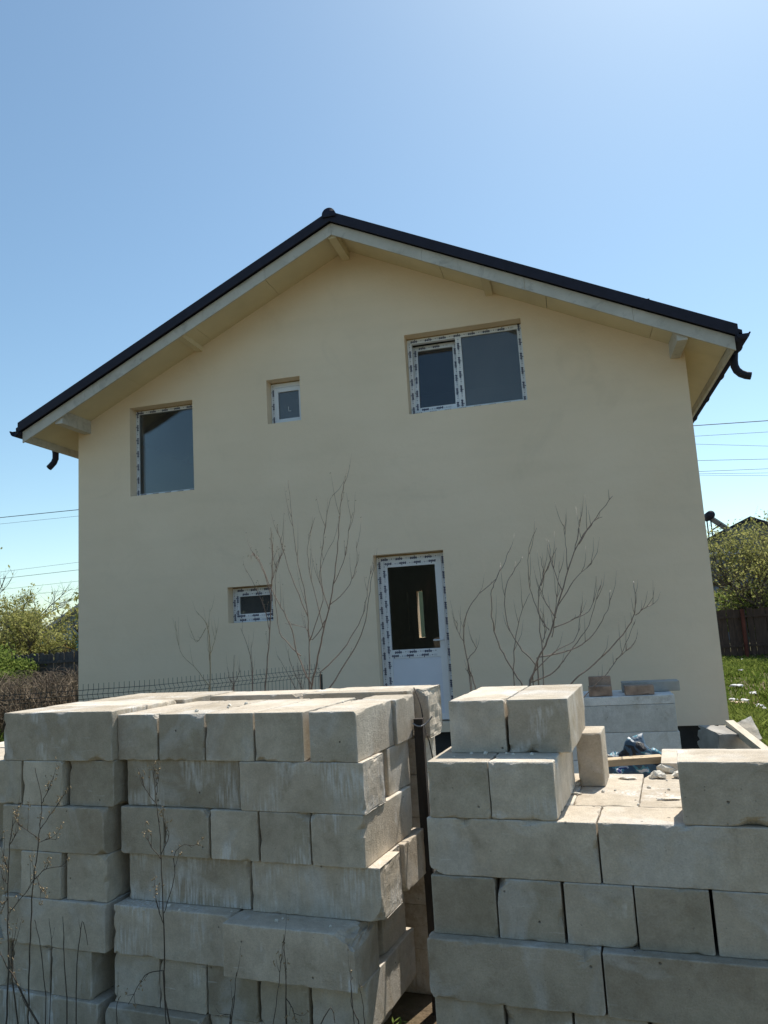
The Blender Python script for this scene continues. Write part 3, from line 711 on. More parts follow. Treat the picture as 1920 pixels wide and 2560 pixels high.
def lump_mesh(name, a, b_, c_, seed, rough=.35, sub=2, flat=0.0):
    bm = bmesh.new(); bmesh.ops.create_icosphere(bm, subdivisions=sub, radius=1.0); o = Vector((seed*3.1, seed*1.7, seed*.9))
    for v_ in bm.verts:
        f = 1+rough*noise.noise(v_.co*1.6+o)+rough*.5*noise.noise(v_.co*4+o)
        v_.co = Vector((v_.co.x*a*f, v_.co.y*b_*f, max(v_.co.z, -.55)*c_*f))
    zmin = min(v_.co.z for v_ in bm.verts)
    for v_ in bm.verts: v_.co.z -= zmin
    m = bpy.data.meshes.new(name); bm.to_mesh(m); bm.free(); return m
ztop = zr_(2)-.001
for i, (x, y, a, b_, c_, lab) in enumerate((
    (1065, 665, .050, .030, .022, 'largest flat shard on the rubble heap of the cleared pile top'), (1000, 698, .030, .02, .02, 'rounded crumb under the largest shard on the cleared pile top'),
    (1035, 702, .022, .016, .016, 'grey crumb in the middle of the rubble on the cleared pile top'), (1130, 695, .03, .022, .02, 'rubble lump touching the lone block on the cleared pile top'),
    (970, 702, .012, .008, .008, 'tiny crumb at the edge of the rubble heap'), (830, 705, .04, .02, .008, 'thin flat flake lying alone on the cleared pile top'),
    (535, 742, .016, .012, .01, 'crumb lying in the shadow of the upright cut block'), (680, 715, .018, .012, .014, 'crumb at the foot of the upright cut block'),
    (520, 795, .03, .010, .005, 'pale sliver near the corner of the topmost blocks'), (1075, 828, .055, .012, .006, 'long thin pale sliver in front of the lone block'))):
    p = onZ(z3(x, y), ztop); o = link('rubble_fragment', lump_mesh('rubble_fragment', a, b_, c_, i+2, .5, 2), M_CHIP, None, (p.x, p.y, ztop)); o.rotation_euler.z = rnd.uniform(-.5, .5) if a < .05 else .1
    tag(o, lab, 'rubble', 'crumbs of broken block')
p = onZ(z1(1592, 1470), zc(4)); o = link('rubble_fragment', lump_mesh('rubble_fragment', .018, .014, .022, 31, .4, 1), M_CHIP, None, (p.x, p.y+.03, zc(4)-.001)); tag(o, 'small pale crumb on the jutting block ledge of the staked pile', 'rubble', 'crumbs of broken block')
rq = random.Random(91)
for lab, n_, zz, fn in (('tiny pale crumb on the jutting ledge of the staked pile', 7, zc(4)-.001, lambda: P.o+P.ux*rq.uniform(-.55, .5)+P.uy*rq.uniform(-.11, -.005)),
                        ('tiny crumb on the sunlit top of the staked pile', 6, zc(0)-.001, lambda: P.o+P.ux*rq.uniform(-.55, .55)+P.uy*rq.uniform(.05, .5)),
                        ('tiny crumb in front of the topmost blocks of the half-cleared pile', 6, zr_(1)-.001, lambda: T.o+T.ux*rq.uniform(-.2, .22)+T.uy*rq.uniform(.05, .19)),
                        ('tiny crumb on the cleared sunlit top of the half-cleared pile', 9, zr_(2)-.002, lambda: T.o+T.ux*rq.uniform(.30, .68)+T.uy*rq.uniform(.06, .85))):
    for q in range(n_):
        c_ = fn(); a = rq.uniform(.005, .012); o = link('rubble_fragment', lump_mesh('rubble_fragment', a, a*.8, a*.7, q+70, .5, 1), M_CHIP, None, (c_.x, c_.y, zz)); tag(o, lab, 'rubble', 'crumbs of broken block')
# hidden bearers behind the pile, bag and broken plank
for k in range(3): T.put(.05, .62, 1.36, 1.95, .262*k, .262*k+.26, f'{("lowest","middle","upper")[k]} block stacked under the blue bag', GP, fine=False)
def bagmat():
    m, n, l, b = mat('printed_plastic', .5, .35); v = coords(n, l)
    f = nz(n, l, v, 7.5, 3, .5, 1.5)
    r = n.new('ShaderNodeValToRGB'); r.color_ramp.interpolation = 'CONSTANT'; e = r.color_ramp.elements
    e[0].position = 0; e[0].color = (.02, .02, .022, 1); e[1].position = .42; e[1].color = (.045, .085, .13, 1)
    for pz, cc in ((.52, (.08, .24, .31, 1)), (.57, (.62, .64, .66, 1)), (.61, (.03, .05, .22, 1)), (.70, (.35, .31, .26, 1))):
        q = e.new(pz); q.color = cc
    l.new(f, r.inputs[0]); l.new(r.outputs[0], b.inputs['Base Color']); bump(n, l, b, nz(n, l, v, 16, 4), .6, .03); return m
pb_ = onY(z7(590, 800), 4.95); zbag = .784
bm_ = lump_mesh('plastic_bag', .17, .11, .215, 8, .5, 4)
for v_ in bm_.vertices:
    d = noise.noise(v_.co*14)*.022+noise.noise(v_.co*34)*.012; v_.co += v_.co.normalized()*d
o = link('plastic_bag', bm_, bagmat(), None, (onY(z7(615, 700), 4.75).x, 4.75, zbag)); tag(o, 'crumpled blue and black printed plastic bag behind the half-cleared pile', 'bag')
for q in bm_.polygons: q.use_smooth = True
a, c_ = onY(z7(300, 725), 4.42), onY(z7(815, 690), 4.50)
mb = MB(); beam(mb, a, c_, .075, .034)
for k in range(7):
    s_ = -.03+.01*k; t = rnd.uniform(.015, .06); e = c_+Vector((0, s_, rnd.uniform(-.012, .012))); mb.tube([e-Vector((.02, 0, 0)), e+Vector((t, rnd.uniform(-.01, .01), rnd.uniform(-.015, .008)))], [.006, .001], 4)
tag(mb.build('broken_plank', M_PLANK), 'raw wooden plank with a splintered end lying behind the cleared pile', 'plank')

# ------------------------------------------------------------------ white blocks with bricks by the house
YS = 7.5
x0_, x1_ = onY(z7(40, 300), YS).x, onY(z7(925, 300), YS).x
lv = [onY(z7(550, y), YS).z for y in (190, 262, 480, 700)]; h_ = lv[1]-lv[2]; lv += [lv[3]-h_*k for k in range(1, 3)]
lv = [z for z in lv if z > .12]+[0.0]
for k, (t_, b2) in enumerate(zip(lv, lv[1:])):
    off = (0, .0, .012, .02, .02, .02)[k]
    lab = 'thin white slab lying on the white block stack under the bricks' if k == 0 else f'long white block, {CNT[k-1]} below the thin slab in the stack by the house'
    L = x1_+off-x0_; m_ = block_mesh(L, .6, t_-b2-.003, 900+k, .8)
    o = link('white_block', m_, M_WHITE, None, ((x0_+x1_+off)/2, YS+.3, b2)); o.rotation_euler.z = math.radians(rnd.uniform(-.4, .4)); tag(o, lab, 'block', 'white blocks stacked by the house')
def brick(x0, x1, y0, y1, Y, dep, label, zbase=None):
    a, c_ = onY(z7(x0, y1), Y), onY(z7(x1, y0), Y); zz = lv[0] if zbase is None else zbase
    m_ = block_mesh(c_.x-a.x, dep, c_.z-zz, 40+x0, .8); o = link('brick', m_, M_BRICK, None, ((a.x+c_.x)/2, Y+dep/2, zz)); o.rotation_euler.z = rnd.uniform(-.05, .05)
    tag(o, label, 'brick', 'loose bricks on the white stack'); return o
brick(232, 412, 112, 186, YS+.03, .115, 'reddish brick at the front of the white stack, another brick behind it')
brick(522, 746, 104, 179, YS+.04, .115, 'brown brick lying alone before the grey slab on the white stack')
brick(232, 402, 32, 120, YS+.20, .06, 'brick standing on edge behind the reddish brick on the white stack')
a, c_ = onY(z7(500, 150), YS+.30), onY(z7(950, 62), YS+.30)
m_ = block_mesh(c_.x-a.x, .2, c_.z-a.z+.01, 77, .6); o = link('concrete_slab', m_, M_CONC, None, ((a.x+c_.x)/2, YS+.40, lv[0])); tag(o, 'narrow grey slab overhanging the end of the white stack', 'slab')

# ------------------------------------------------------------------ debris by the house corner
mb = MB(); cxm, cym = 2.15, 8.9; NR, NA = 6, 18
for i in range(NR+1):
    for j in range(NA):
        a_ = 2*math.pi*j/NA; r_ = i/NR*1.15*(1+.2*math.sin(3*a_+1)); x, y = cxm+r_*math.cos(a_)*1.1, cym+r_*math.sin(a_)*.75
        mb.v.append((x, y, .26*(1-(i/NR)**2)+.04*noise.noise(Vector((x*4, y*4, 0)))-.02*(i == NR)-.01))
for i in range(NR):
    for j in range(NA): mb.f.append((i*NA+j, i*NA+(j+1) % NA, (i+1)*NA+(j+1) % NA, (i+1)*NA+j))
tag(mb.build('soil_mound', M_GROUND, None, True), kind='structure')
def slabbox(name, label, cat, pts, thick, material, grp='broken pieces dumped at the house corner'):
    p = [Vector(q) for q in pts]; nn = (p[1]-p[0]).cross(p[3]-p[0]).normalized()*thick
    mb = MB(); mb.hexa(p, [q+nn for q in p]); bm = bmesh.new(); o = mb.build(name, material); bm.from_mesh(o.data)
    bmesh.ops.subdivide_edges(bm, edges=bm.edges[:], cuts=4, use_grid_fill=True)
    for v_ in bm.verts: v_.co += Vector((noise.noise(v_.co*14), noise.noise(v_.co*14+Vector((9, 0, 0))), noise.noise(v_.co*14+Vector((0, 9, 0)))))*.008
    bm.to_mesh(o.data); bm.free(); tag(o, label, cat, grp); return o
Yd = 9.0
pc = onY(z7(1300, 640), Yd)
m_ = block_mesh(.42, .34, .30, 301, 3.5); o = link('broken_block', m_, M_CONC, None, (pc.x+.0, Yd, onY(z7(1300, 452), Yd).z-.30)); o.rotation_euler = (.16, .10, .5); tag(o, 'grey broken chunk in front of the black plinth at the house corner', 'block', 'broken pieces dumped at the house corner')
p1, p2 = onY(z7(1352, 412), 9.15), onY(z7(1640, 640), 8.35); mb = MB(); beam(mb, p1, p1+(p2-p1)*1.15, .085, .075); tag(mb.build('timber_beam', simple('pale_sawn_timber', (.62, .55, .44), .8, .15, 3, .3, 30, sc=(8, 1, 8))), 'pale sunlit timber leaning across the broken blocks at the house corner', 'timber', 'broken pieces dumped at the house corner')
q = [onY(z7(1385, 440), 9.35), onY(z7(1480, 600), 9.15), onY(z7(1600, 560), 9.3), onY(z7(1510, 378), 9.5)]
slabbox('broken_slab', 'brownish slab tilted on edge behind the leaning timber', 'slab', q, .06, M_BLOCK)
pc = onY(z7(1640, 640), 8.7); m_ = block_mesh(.40, .3, .22, 305, 2.5); o = link('broken_block', m_, M_BLOCK, None, (pc.x+.12, 8.75, .20)); o.rotation_euler = (-.1, -.12, .3); tag(o, 'broken cream block at the low end of the leaning timber', 'block', 'broken pieces dumped at the house corner')
for x0, y0, x1, y1, lab in ((1432, 335, 1585, 375, 'short pale board lying in the grass behind the tilted slab'), (1540, 425, 1700, 475, 'pale board half buried in soil beside the tilted slab'), (1350, 232, 1490, 240, 'greyish stick lying in the grass farther from the tilted slab')):
    a, c_ = onZ(z7(x0, y0), .10), onZ(z7(x1, y1), .10); mb = MB(); d = (c_-a)
    if d.length > 1.6: c_ = a+d.normalized()*1.2
    beam(mb, (a.x, a.y, .07), (c_.x, c_.y, .07), .16, .05); tag(mb.build('loose_board', M_PLANK), lab, 'board', 'boards lying by the house corner')

# ------------------------------------------------------------------ wire mesh fence
mf = empty('mesh_fence', (-5, 8, 0)); tag(mf, 'dark wire mesh panel fence with folded top running past the house wall', 'fence')
fa, fb_ = onY(z4(657, 850), 7.15), onY(z4(1382, 812), 8.85)
d1 = Vector((fb_.x-fa.x, fb_.y-fa.y)); d1.normalize()
pl = onY(z4(300, 860), 6.85); d0 = Vector((fa.x-pl.x, fa.y-pl.y)).normalized()
ztopf = onY(z4(657, 862), 7.15).z
print('fence', fa, fb_, ztopf, (fb_-fa).length)
posts = [Vector((fa.x, fa.y)), Vector((fb_.x, fb_.y))]
chain = [posts[0]-d0*5.0, posts[0]-d0*2.5, posts[0], posts[1]]
for a, c_ in zip(chain, chain[1:]):
    mb = MB(); L = (c_-a).length; d = (c_-a)/L; nn = Vector((d.y, -d.x)); k = 0; tp = ztopf
    folds = [tp-.105, tp-.105-.45, tp-.105-.9, tp-.105-1.3]
    def pt(s_, z, o_=0): return (a.x+d.x*s_+nn.x*o_, a.y+d.y*s_+nn.y*o_, z)
    s_ = .025
    while s_ < L:
        path = [(tp, 0)]
        for fz in folds:
            if fz-.06 > .05: path += [(fz+.045, 0), (fz, .05), (fz-.045, 0)]
        path += [(.04, 0)]
        mb.tube([pt(s_, z, o_) for z, o_ in path], .0026, 4, False); s_ += .05
    for fz in folds:
        for z, o_ in ((fz+.045, 0), (fz, .05), (fz-.045, 0)):
            mb.tube([pt(0, z, o_), pt(L, z, o_)], .003, 4, False)
    o = mb.build('wire_panel', M_WIRE); parent_keep(o, mf)
for a in chain:
    mb = MB(); mb.box(a.x-.014, a.x+.014, a.y+.012, a.y+.04, 0, ztopf-.13); o = mb.build('post', M_WIRE); parent_keep(o, mf)

# ------------------------------------------------------------------ bare shrubs and weeds
def shrub(name, label, paths, Y, r_, material, cat='shrub', ntw=4, twl=.28, seedn=0, grp=None, wob=.12, conv=None, base=None):
    root = empty(name); allp = []; rr = random.Random(len(paths)*17+int(Y*100))
    st = MB(); hs = MB()
    zmin = None
    if base is None: base = onY(conv, Y) if conv else onY(paths[0][0], Y)
    root.location = (base.x, Y, 0)
    for pi, p in enumerate(paths):
        ph = rr.uniform(0, 6); pts = [onY(q, Y+wob*math.sin(ph+i*.9)*(i/len(p))) for i, q in enumerate(p)]
        pts = smooth_path(pts, 5)
        if pts[0].z < base.z+.25: pts = [Vector((base.x+(pts[0].x-base.x)*.3, Y, 0)), Vector((base.x+(pts[0].x-base.x)*.6, Y, max(.2, pts[0].z*.5)))]+pts
        n_ = len(pts); r1 = r_*(.62 if pi == 0 else rr.uniform(.32, .48))
        if pts[0].z > base.z+.25: r1 *= .7
        for i in range(1, n_-1): pts[i] = pts[i]+Vector((rr.uniform(-1, 1), rr.uniform(-1, 1), 0))*min(.005, r_*.5)
        st.tube(pts, [r1*(1-.82*i/(n_-1))+.0008 for i in range(n_)], 5)
        for _ in range(ntw):
            i = rr.randrange(n_//3, n_-1); d = (pts[i+1]-pts[i]).normalized()
            s_ = Vector((rr.choice((-1, 1))*rr.uniform(.35, 1), rr.uniform(-.6, .6), rr.uniform(-.1, .7))); d2 = (d*1.3+s_).normalized(); L = twl*rr.uniform(.2, 1)
            tw = [pts[i]+d2*(L*t)+Vector((-d2.x*.35, 0, .45))*(L*t*t)+Vector((rr.uniform(-1, 1), rr.uniform(-1, 1), rr.uniform(-1, 1)))*.02*L for t in (0, .3, .6, 1)]
            st.tube(tw, [r_*.13+.0007, r_*.11+.0006, r_*.08+.0005, .0006], 4)
            for _ in range(seedn):
                c_ = tw[-1]+(tw[-2]-tw[-1])*rr.random()*.9+Vector((rr.uniform(-1, 1), rr.uniform(-1, 1), rr.uniform(-1, 1)))*.012; hs.tube([c_, c_+Vector((rr.uniform(-.012, .012), 0, rr.uniform(-.014, .012)))], [.0035, .001], 4)
    o = st.build('stems', material, None, True); parent_keep(o, root)
    if hs.v: o = hs.build('seed_heads', M_SEED); parent_keep(o, root); o['kind'] = 'stuff'
    tag(root, label, cat, grp)
def Z4(*a): return [z4(x, y) for x, y in a]
def Z5(*a): return [z5(x, y) for x, y in a]
shrub('bare_shrub', 'tall reddish leafless shrub beside the wall between small window and door', [
    Z4((1345, 905), (1372, 760), (1405, 620), (1440, 450), (1460, 270), (1470, 120), (1486, 5)), Z4((1338, 880), (1335, 690), (1320, 500), (1282, 330), (1265, 200), (1245, 0)),
    Z4((1345, 890), (1290, 770), (1250, 620), (1185, 500), (1120, 345), (1090, 315)), Z4((1398, 640), (1345, 430), (1328, 290), (1362, 160)), Z4((1425, 540), (1500, 470), (1540, 360), (1540, 265)),
    Z4((1385, 830), (1480, 735), (1560, 600), (1588, 480), (1603, 370)), Z4((1420, 560), (1385, 420), (1395, 270), (1420, 110), (1440, 62)), Z4((1330, 590), (1260, 420), (1215, 270), (1195, 200)),
    Z4((1440, 450), (1490, 330), (1510, 200), (1526, 138)), Z4((1300, 760), (1230, 690), (1200, 620), (1190, 400), (1215, 320)), Z4((1410, 600), (1350, 690), (1320, 640), (1230, 620)), Z4((1335, 700), (1395, 520), (1380, 400), (1430, 280))], 6.1, .012, M_TWIGP, ntw=4, twl=.26, seedn=1)
shrub('bare_shrub', 'thin dark leaning stems rising between the tall reddish shrub and the door', [Z4((1418, 905), (1500, 780), (1570, 640), (1598, 480), (1610, 400))], 5.6, .009, M_TWIG, ntw=3, twl=.2)
shrub('bare_shrub', 'slim upright leafless stem with drooping seed tips before the small lower window', [Z4((1145, 900), (1160, 720), (1175, 450), (1176, 300), (1170, 205)), Z4((1172, 520), (1140, 400), (1095, 320), (1085, 345)), Z4((1176, 430), (1205, 350), (1220, 320)), Z4((1165, 650), (1130, 520), (1060, 380))], 6.4, .010, M_TWIGP, ntw=6, twl=.2, seedn=2)
shrub('bare_shrub', 'small pale forked dry stems in front of the wire mesh fence', [Z4((908, 890), (905, 700), (890, 620), (848, 568)), Z4((906, 790), (897, 660), (907, 556)), Z4((902, 890), (850, 820), (780, 740), (757, 610)), Z4((905, 760), (930, 690), (935, 640)), Z4((890, 640), (850, 700), (826, 650))], 6.3, .007, M_SEED, ntw=4, twl=.18)
for lab, ps_ in (('short dry stems behind the mesh fence near the tall reddish shrub', [Z4((1090, 880), (1082, 760), (1040, 640)), Z4((1092, 860), (1085, 700))]), ('lowest dry twigs standing beside the mesh fence', [Z4((1008, 910), (1012, 755)), Z4((1002, 900), (1040, 820)), Z4((1012, 890), (985, 850))]),
                 ('cluster of short dry stems at the foot of the tall reddish shrub', [Z4((1300, 905), (1285, 790)), Z4((1305, 900), (1255, 790), (1245, 730)), Z4((1310, 900), (1330, 800)), Z4((1280, 905), (1200, 760))])):
    shrub('dry_weed', lab, ps_, 6.5, .006, M_TWIGP, 'weed', ntw=5, twl=.16)
shrub('bare_shrub', 'wide leafless shrub with silvery upcurved branches right of the door', [
    Z5((688, 835), (720, 740), (762, 650), (818, 470), (872, 290), (940, 180), (1027, 65)), Z5((692, 815), (710, 750), (650, 680), (602, 590), (590, 450), (625, 370), (662, 312)), Z5((660, 832), (605, 745), (552, 640), (533, 500), (545, 420), (585, 340), (610, 278)),
    Z5((625, 835), (630, 660), (655, 540), (692, 460)), Z5((690, 825), (790, 780), (850, 700), (930, 590), (978, 428)), Z5((722, 722), (860, 690), (945, 630), (1005, 530), (1018, 450)), Z5((768, 610), (735, 560), (692, 440), (683, 300), (718, 195)),
    Z5((796, 560), (750, 490), (742, 450)), Z5((790, 600), (860, 570), (940, 520), (960, 390)), Z5((800, 520), (870, 410), (945, 335)), Z5((822, 450), (785, 360), (766, 245)), Z5((845, 370), (835, 260), (826, 178)), Z5((868, 300), (890, 200), (898, 130)),
    Z5((780, 640), (800, 480), (812, 330)), Z5((735, 430), (760, 360), (800, 275)), Z5((745, 660), (752, 600), (735, 520)), Z5((700, 790), (790, 700), (880, 640), (900, 500)), Z5((740, 690), (725, 480), (745, 380), (732, 310)), Z5((890, 260), (950, 170), (985, 150))], 5.35, .0115, M_TWIG, ntw=3, twl=.2)
shrub('bare_shrub', 'slender leafless stem curving up beside the door frame', [Z5((470, 840), (432, 720), (424, 580), (470, 480), (555, 400), (570, 350)), Z5((436, 730), (470, 690), (465, 665)), Z5((425, 660), (400, 620), (395, 570)), Z5((450, 800), (428, 765))], 5.5, .008, M_TWIG, ntw=4, twl=.16)
shrub('bare_shrub', 'leafless leaning branches rising behind the topmost blocks towards the white stack', [Z5((820, 960), (860, 830), (950, 750), (1050, 650), (1112, 560), (1122, 480), (1112, 412)), Z5((850, 960), (905, 890), (1000, 790), (1070, 690), (1118, 575)), Z5((1120, 550), (1160, 520), (1195, 503)), Z5((1040, 730), (1105, 675))], 5.0, .009, M_TWIG, ntw=5, twl=.16)
def Z1(*a): return [z1(x, y) for x, y in a]
WD = [('tallest dry weed with branching seed head in front of the staked pile', [Z1((1005, 2157), (975, 1960), (972, 1650), (958, 1250), (945, 1010), (922, 800), (908, 630)), Z1((972, 1500), (1030, 1300), (1035, 1150), (1090, 1095), (1140, 1110)), Z1((968, 1560), (930, 1450), (915, 1330)), Z1((955, 1150), (1000, 1050), (985, 985)), Z1((930, 860), (860, 760), (815, 640)), Z1((925, 800), (940, 700)), Z1((968, 1840), (860, 1870), (760, 2040)), Z1((955, 1180), (900, 1110), (870, 1050))], 3.0, .0042, 3),
 ('dry weed with pale sprays in front of the narrow pile', [Z1((168, 2160), (175, 1800), (190, 1420), (220, 1150), (238, 970), (248, 840), (208, 640)), Z1((232, 1060), (150, 1000), (105, 975)), Z1((240, 1000), (330, 870), (400, 770)), Z1((205, 1300), (270, 1240), (390, 1220)), Z1((215, 1280), (245, 1380)), Z1((235, 1080), (290, 1060), (330, 1065)), Z1((248, 850), (290, 760), (315, 690))], 3.0, .0042, 4),
 ('leaning dry weed at the outer edge of the narrow pile', [Z1((40, 2160), (50, 1750), (45, 1500), (55, 1150), (78, 930)), Z1((50, 1500), (150, 1380), (200, 1300)), Z1((48, 1330), (10, 1290)), Z1((52, 1250), (20, 1180)), Z1((50, 1400), (0, 1500)), Z1((55, 1100), (100, 1020))], 2.95, .005, 3),
 ('thick dark weed stalk crossing low in front of the narrow pile', [Z1((230, 2160), (90, 1900), (0, 1740)), Z1((70, 1870), (75, 1650))], 2.9, .007, 2),
 ('short straight weed stalk before the narrow pile', [Z1((395, 2000), (382, 1750), (372, 1520))], 3.1, .0035, 0), ('bent hook-shaped weed stalk before the narrow pile', [Z1((450, 2000), (462, 1750), (488, 1548), (520, 1690))], 3.1, .003, 0),
 ('pair of thin weed stalks low in front of the narrow pile', [Z1((270, 1990), (240, 1700), (205, 1540)), Z1((300, 1990), (305, 1700), (290, 1530))], 3.1, .0025, 0),
 ('dark bundle of weed stems before the long jutting block', [Z1((1695, 2160), (1692, 1900), (1682, 1625)), Z1((1620, 2160), (1660, 1850), (1682, 1630)), Z1((1695, 2000), (1740, 2080), (1752, 2150))], 3.0, .0035, 2),
 ('small dry stalk with a bud near the staked pile foot', [Z1((2125, 2140), (2085, 2050), (2078, 1890)), Z1((2078, 1900), (2090, 1880))], 3.0, .003, 1), ('thinnest dry stalk near the staked pile foot', [Z1((2160, 2150), (2150, 2040), (2138, 1965))], 3.02, .0025, 1),
 ('low forked weed below the staked pile', [Z1((1370, 2157), (1385, 2020), (1402, 1850)), Z1((1360, 2150), (1385, 1990)), Z1((1362, 2100), (1275, 2110))], 3.0, .0035, 1), ('low arching weed beneath the jutting block', [Z1((1900, 2160), (1960, 2060), (1985, 2150)), Z1((695, 2157), (690, 2050), (715, 1990))], 3.0, .003, 1)]
for lab, ps_, Y, r_, sd_ in WD: shrub('dry_weed', lab, ps_, Y, r_, M_TWIGD, 'weed', ntw=4 if sd_ > 1 else 1, twl=.11, seedn=sd_, wob=.03, grp='dry weeds in front of the piles')

# ------------------------------------------------------------------ foliage
def leafmat(name, dark, light):
    m = bpy.data.materials.new(name); m.use_nodes = True; n, l = m.node_tree.nodes, m.node_tree.links; n.remove(n['Principled BSDF'])
    at = n.new('ShaderNodeAttribute'); at.attribute_name = 'tint'; c = mix(n, l, at.outputs['Fac'], dark, light)
    d = n.new('ShaderNodeBsdfDiffuse'); t = n.new('ShaderNodeBsdfTranslucent'); x = n.new('ShaderNodeMixShader'); x.inputs[0].default_value = .5
    l.new(c, d.inputs[0]); l.new(c, t.inputs[0]); l.new(d.outputs[0], x.inputs[1]); l.new(t.outputs[0], x.inputs[2]); l.new(x.outputs[0], n['Material Output'].inputs[0]); return m
L_OLIVE = leafmat('olive_buds', (.22, .23, .06), (.46, .44, .17)); L_GREEN = leafmat('fresh_leaves', (.14, .20, .04), (.30, .36, .10)); L_RUST = leafmat('rusty_buds', (.16, .12, .035), (.30, .22, .08)); L_GRASS = leafmat('grass_blades', (.08, .13, .02), (.24, .28, .07)); L_DARK = leafmat('dark_leaves', (.02, .03, .012), (.05, .07, .025))
def leaf(mb, p, s_, rr, tint):
    a = Vector((rr.gauss(0, 1), rr.gauss(0, 1), rr.gauss(0, 1))).normalized(); b_ = a.cross(Vector((rr.gauss(0, 1), rr.gauss(0, 1), rr.gauss(0, 1)))).normalized()
    mb.quad(p-a*s_, p+b_*s_*.45, p+a*s_, p-b_*s_*.45); mb.t += [tint]*4
def tree(name, label, base, H, spread, seed, leafm, nleaf=5, ls=.06, lvl=4, stems=3, bare=0.0, grp=None, lean=(0, 0), cat='tree', r0=None, first=.25, rotz=0):
    rr = random.Random(seed); tr = MB(); cr = MB(); root = empty(name, base); r0 = r0 or H*.018
    def grow(p, d, L, r, k):
        pts = [p]; q = p.copy(); dd = d.copy(); ns = 3
        for i in range(ns):
            dd = (dd+Vector((rr.gauss(0, .13), rr.gauss(0, .13), rr.gauss(.03, .08)))).normalized(); q = q+dd*(L/ns); pts.append(q.copy())
        tr.tube(pts, [r*(1-.45*i/ns) for i in range(ns+1)], 5 if k < 2 else 3, False)
        if k >= lvl-1:
            for i in range(nleaf):
                if rr.random() < bare: continue
                t = pts[0].lerp(pts[-1], rr.uniform(.1, 1.05))+Vector((rr.gauss(0, 1), rr.gauss(0, 1), rr.gauss(0, 1)))*ls*1.1
                leaf(cr, t, ls*rr.uniform(.6, 1.3), rr, rr.random())
        if k < lvl:
            for _ in range(rr.choice((3, 3, 4)) if k else 4):
                t = rr.uniform(.35, 1.0); o_ = pts[min(ns, int(t*ns))]
                s_ = Vector((rr.gauss(0, 1), rr.gauss(0, 1), rr.gauss(.15, .5))).normalized()
                d2 = (dd*.75+s_*spread+Vector((lean[0], lean[1], 0))*.25).normalized()
                grow(o_, d2, L*rr.uniform(.55, .82), r*.5, k+1)
    for s_ in range(stems):
        a_ = 2*math.pi*s_/stems+rr.random(); d = Vector((math.cos(a_)*.35*(stems > 1)+lean[0]*.3, math.sin(a_)*.35*(stems > 1)+lean[1]*.3, 1)).normalized()
        grow(Vector((0, 0, 0)), d, H*first*rr.uniform(.9, 1.2), r0, 0)
    zm = max(v_[2] for v_ in (cr.v or tr.v)); k = H/zm
    for q in (tr, cr): q.v = [(x*k, y*k, z*k) for x, y, z in q.v]
    tr.build('trunk', M_BARK, root)
    if cr.v: cr.build('crown', leafm, root)
    root.rotation_euler.z = rotz; tag(root, label, cat, grp); return root
def gpos(px_, Y): p = onY((px_, 1600), Y); return (p.x, p.y, 0)
def hpx(px_, py_, Y): return onY((px_, py_), Y).z
GT = 'trees beyond the garden fences'
tree('budding_tree', 'budding olive-green tree with dark fine branches before the turquoise house', gpos(38, 25), hpx(60, 1450, 25), .7, 3, L_OLIVE, 5, .034, 5, 5, .1, GT, r0=.045, first=.28)
tree('bare_tree', 'tall grey almost leafless tree at the outer end of the left garden fence', gpos(-50, 30), hpx(10, 1375, 30), .55, 11, L_OLIVE, 1, .04, 5, 2, .8, GT, r0=.07, first=.26)
tree('green_bush', 'fresh green leafy bush hanging over the scalloped fence', gpos(5, 20.3), hpx(20, 1590, 20.3), .9, 5, L_GREEN, 9, .04, 4, 6, .0, GT, cat='bush', r0=.03, first=.3)
tree('rusty_bush', 'yellowish brown budding bush below the turquoise house roof', gpos(112, 27), hpx(120, 1582, 27), .9, 8, L_RUST, 7, .04, 4, 6, .1, GT, cat='bush', r0=.03, first=.3)
tree('budding_tree', 'white-budded sparse tree at the turquoise house gable', gpos(215, 29), hpx(185, 1486, 29), .8, 14, L_OLIVE, 4, .06, 4, 2, .3, GT, r0=.05)
tree('budding_tree', 'yellow-green budding tree over the brown board fence', gpos(1935, 31.4), hpx(1900, 1290, 31.4)*1.14, .75, 21, L_OLIVE, 4, .036, 5, 5, .1, GT, r0=.06, first=.32)
tree('green_bush', 'greener bush low behind the brown board fence', gpos(1905, 33.2), hpx(1900, 1430, 33.2), 1.0, 23, L_GREEN, 8, .05, 4, 6, .0, GT, cat='bush', r0=.05, first=.3)

# dry brush and grass
br = MB(); rr = random.Random(5)
for _ in range(5200):
    Y = rr.uniform(13.5, 19.3); pxx = rr.uniform(-90, 225); p = onY((pxx, 1600), Y); p.z = 0
    hh = rr.uniform(.35, 1.25)*(1+.25*noise.noise(Vector((p.x*.6, p.y*.6, 3))))
    if rr.random() < .6:
        d = Vector((rr.gauss(0, .45), rr.gauss(0, .35), 1)); pts = [p+Vector((d.x*t*hh, d.y*t*hh, hh*math.sin(min(1, t*(1.0+abs(d.x)*.5))*1.5))) for t in (0, .4, .75, 1)]
    else:
        q = Vector((p.x, p.y, rr.uniform(.1, hh))); a_ = rr.uniform(0, 6.28); L = rr.uniform(.3, .9); pts = [q+Vector((math.cos(a_)*L*t, math.sin(a_)*L*t, .25*math.sin(t*3.1)*rr.uniform(-.4, 1))) for t in (0, .35, .7, 1)]
    i0 = len(br.v); br.tube(pts, [.007, .006, .004, .002], 3, False); br.t += [rr.random()]*(len(br.v)-i0)
m, n, l, b = mat('dry_brush_stems', .85, .3); at = n.new('ShaderNodeAttribute'); at.attribute_name = 'tint'
l.new(mix(n, l, at.outputs['Fac'], (.07, .048, .035), (.25, .195, .13)), b.inputs['Base Color'])
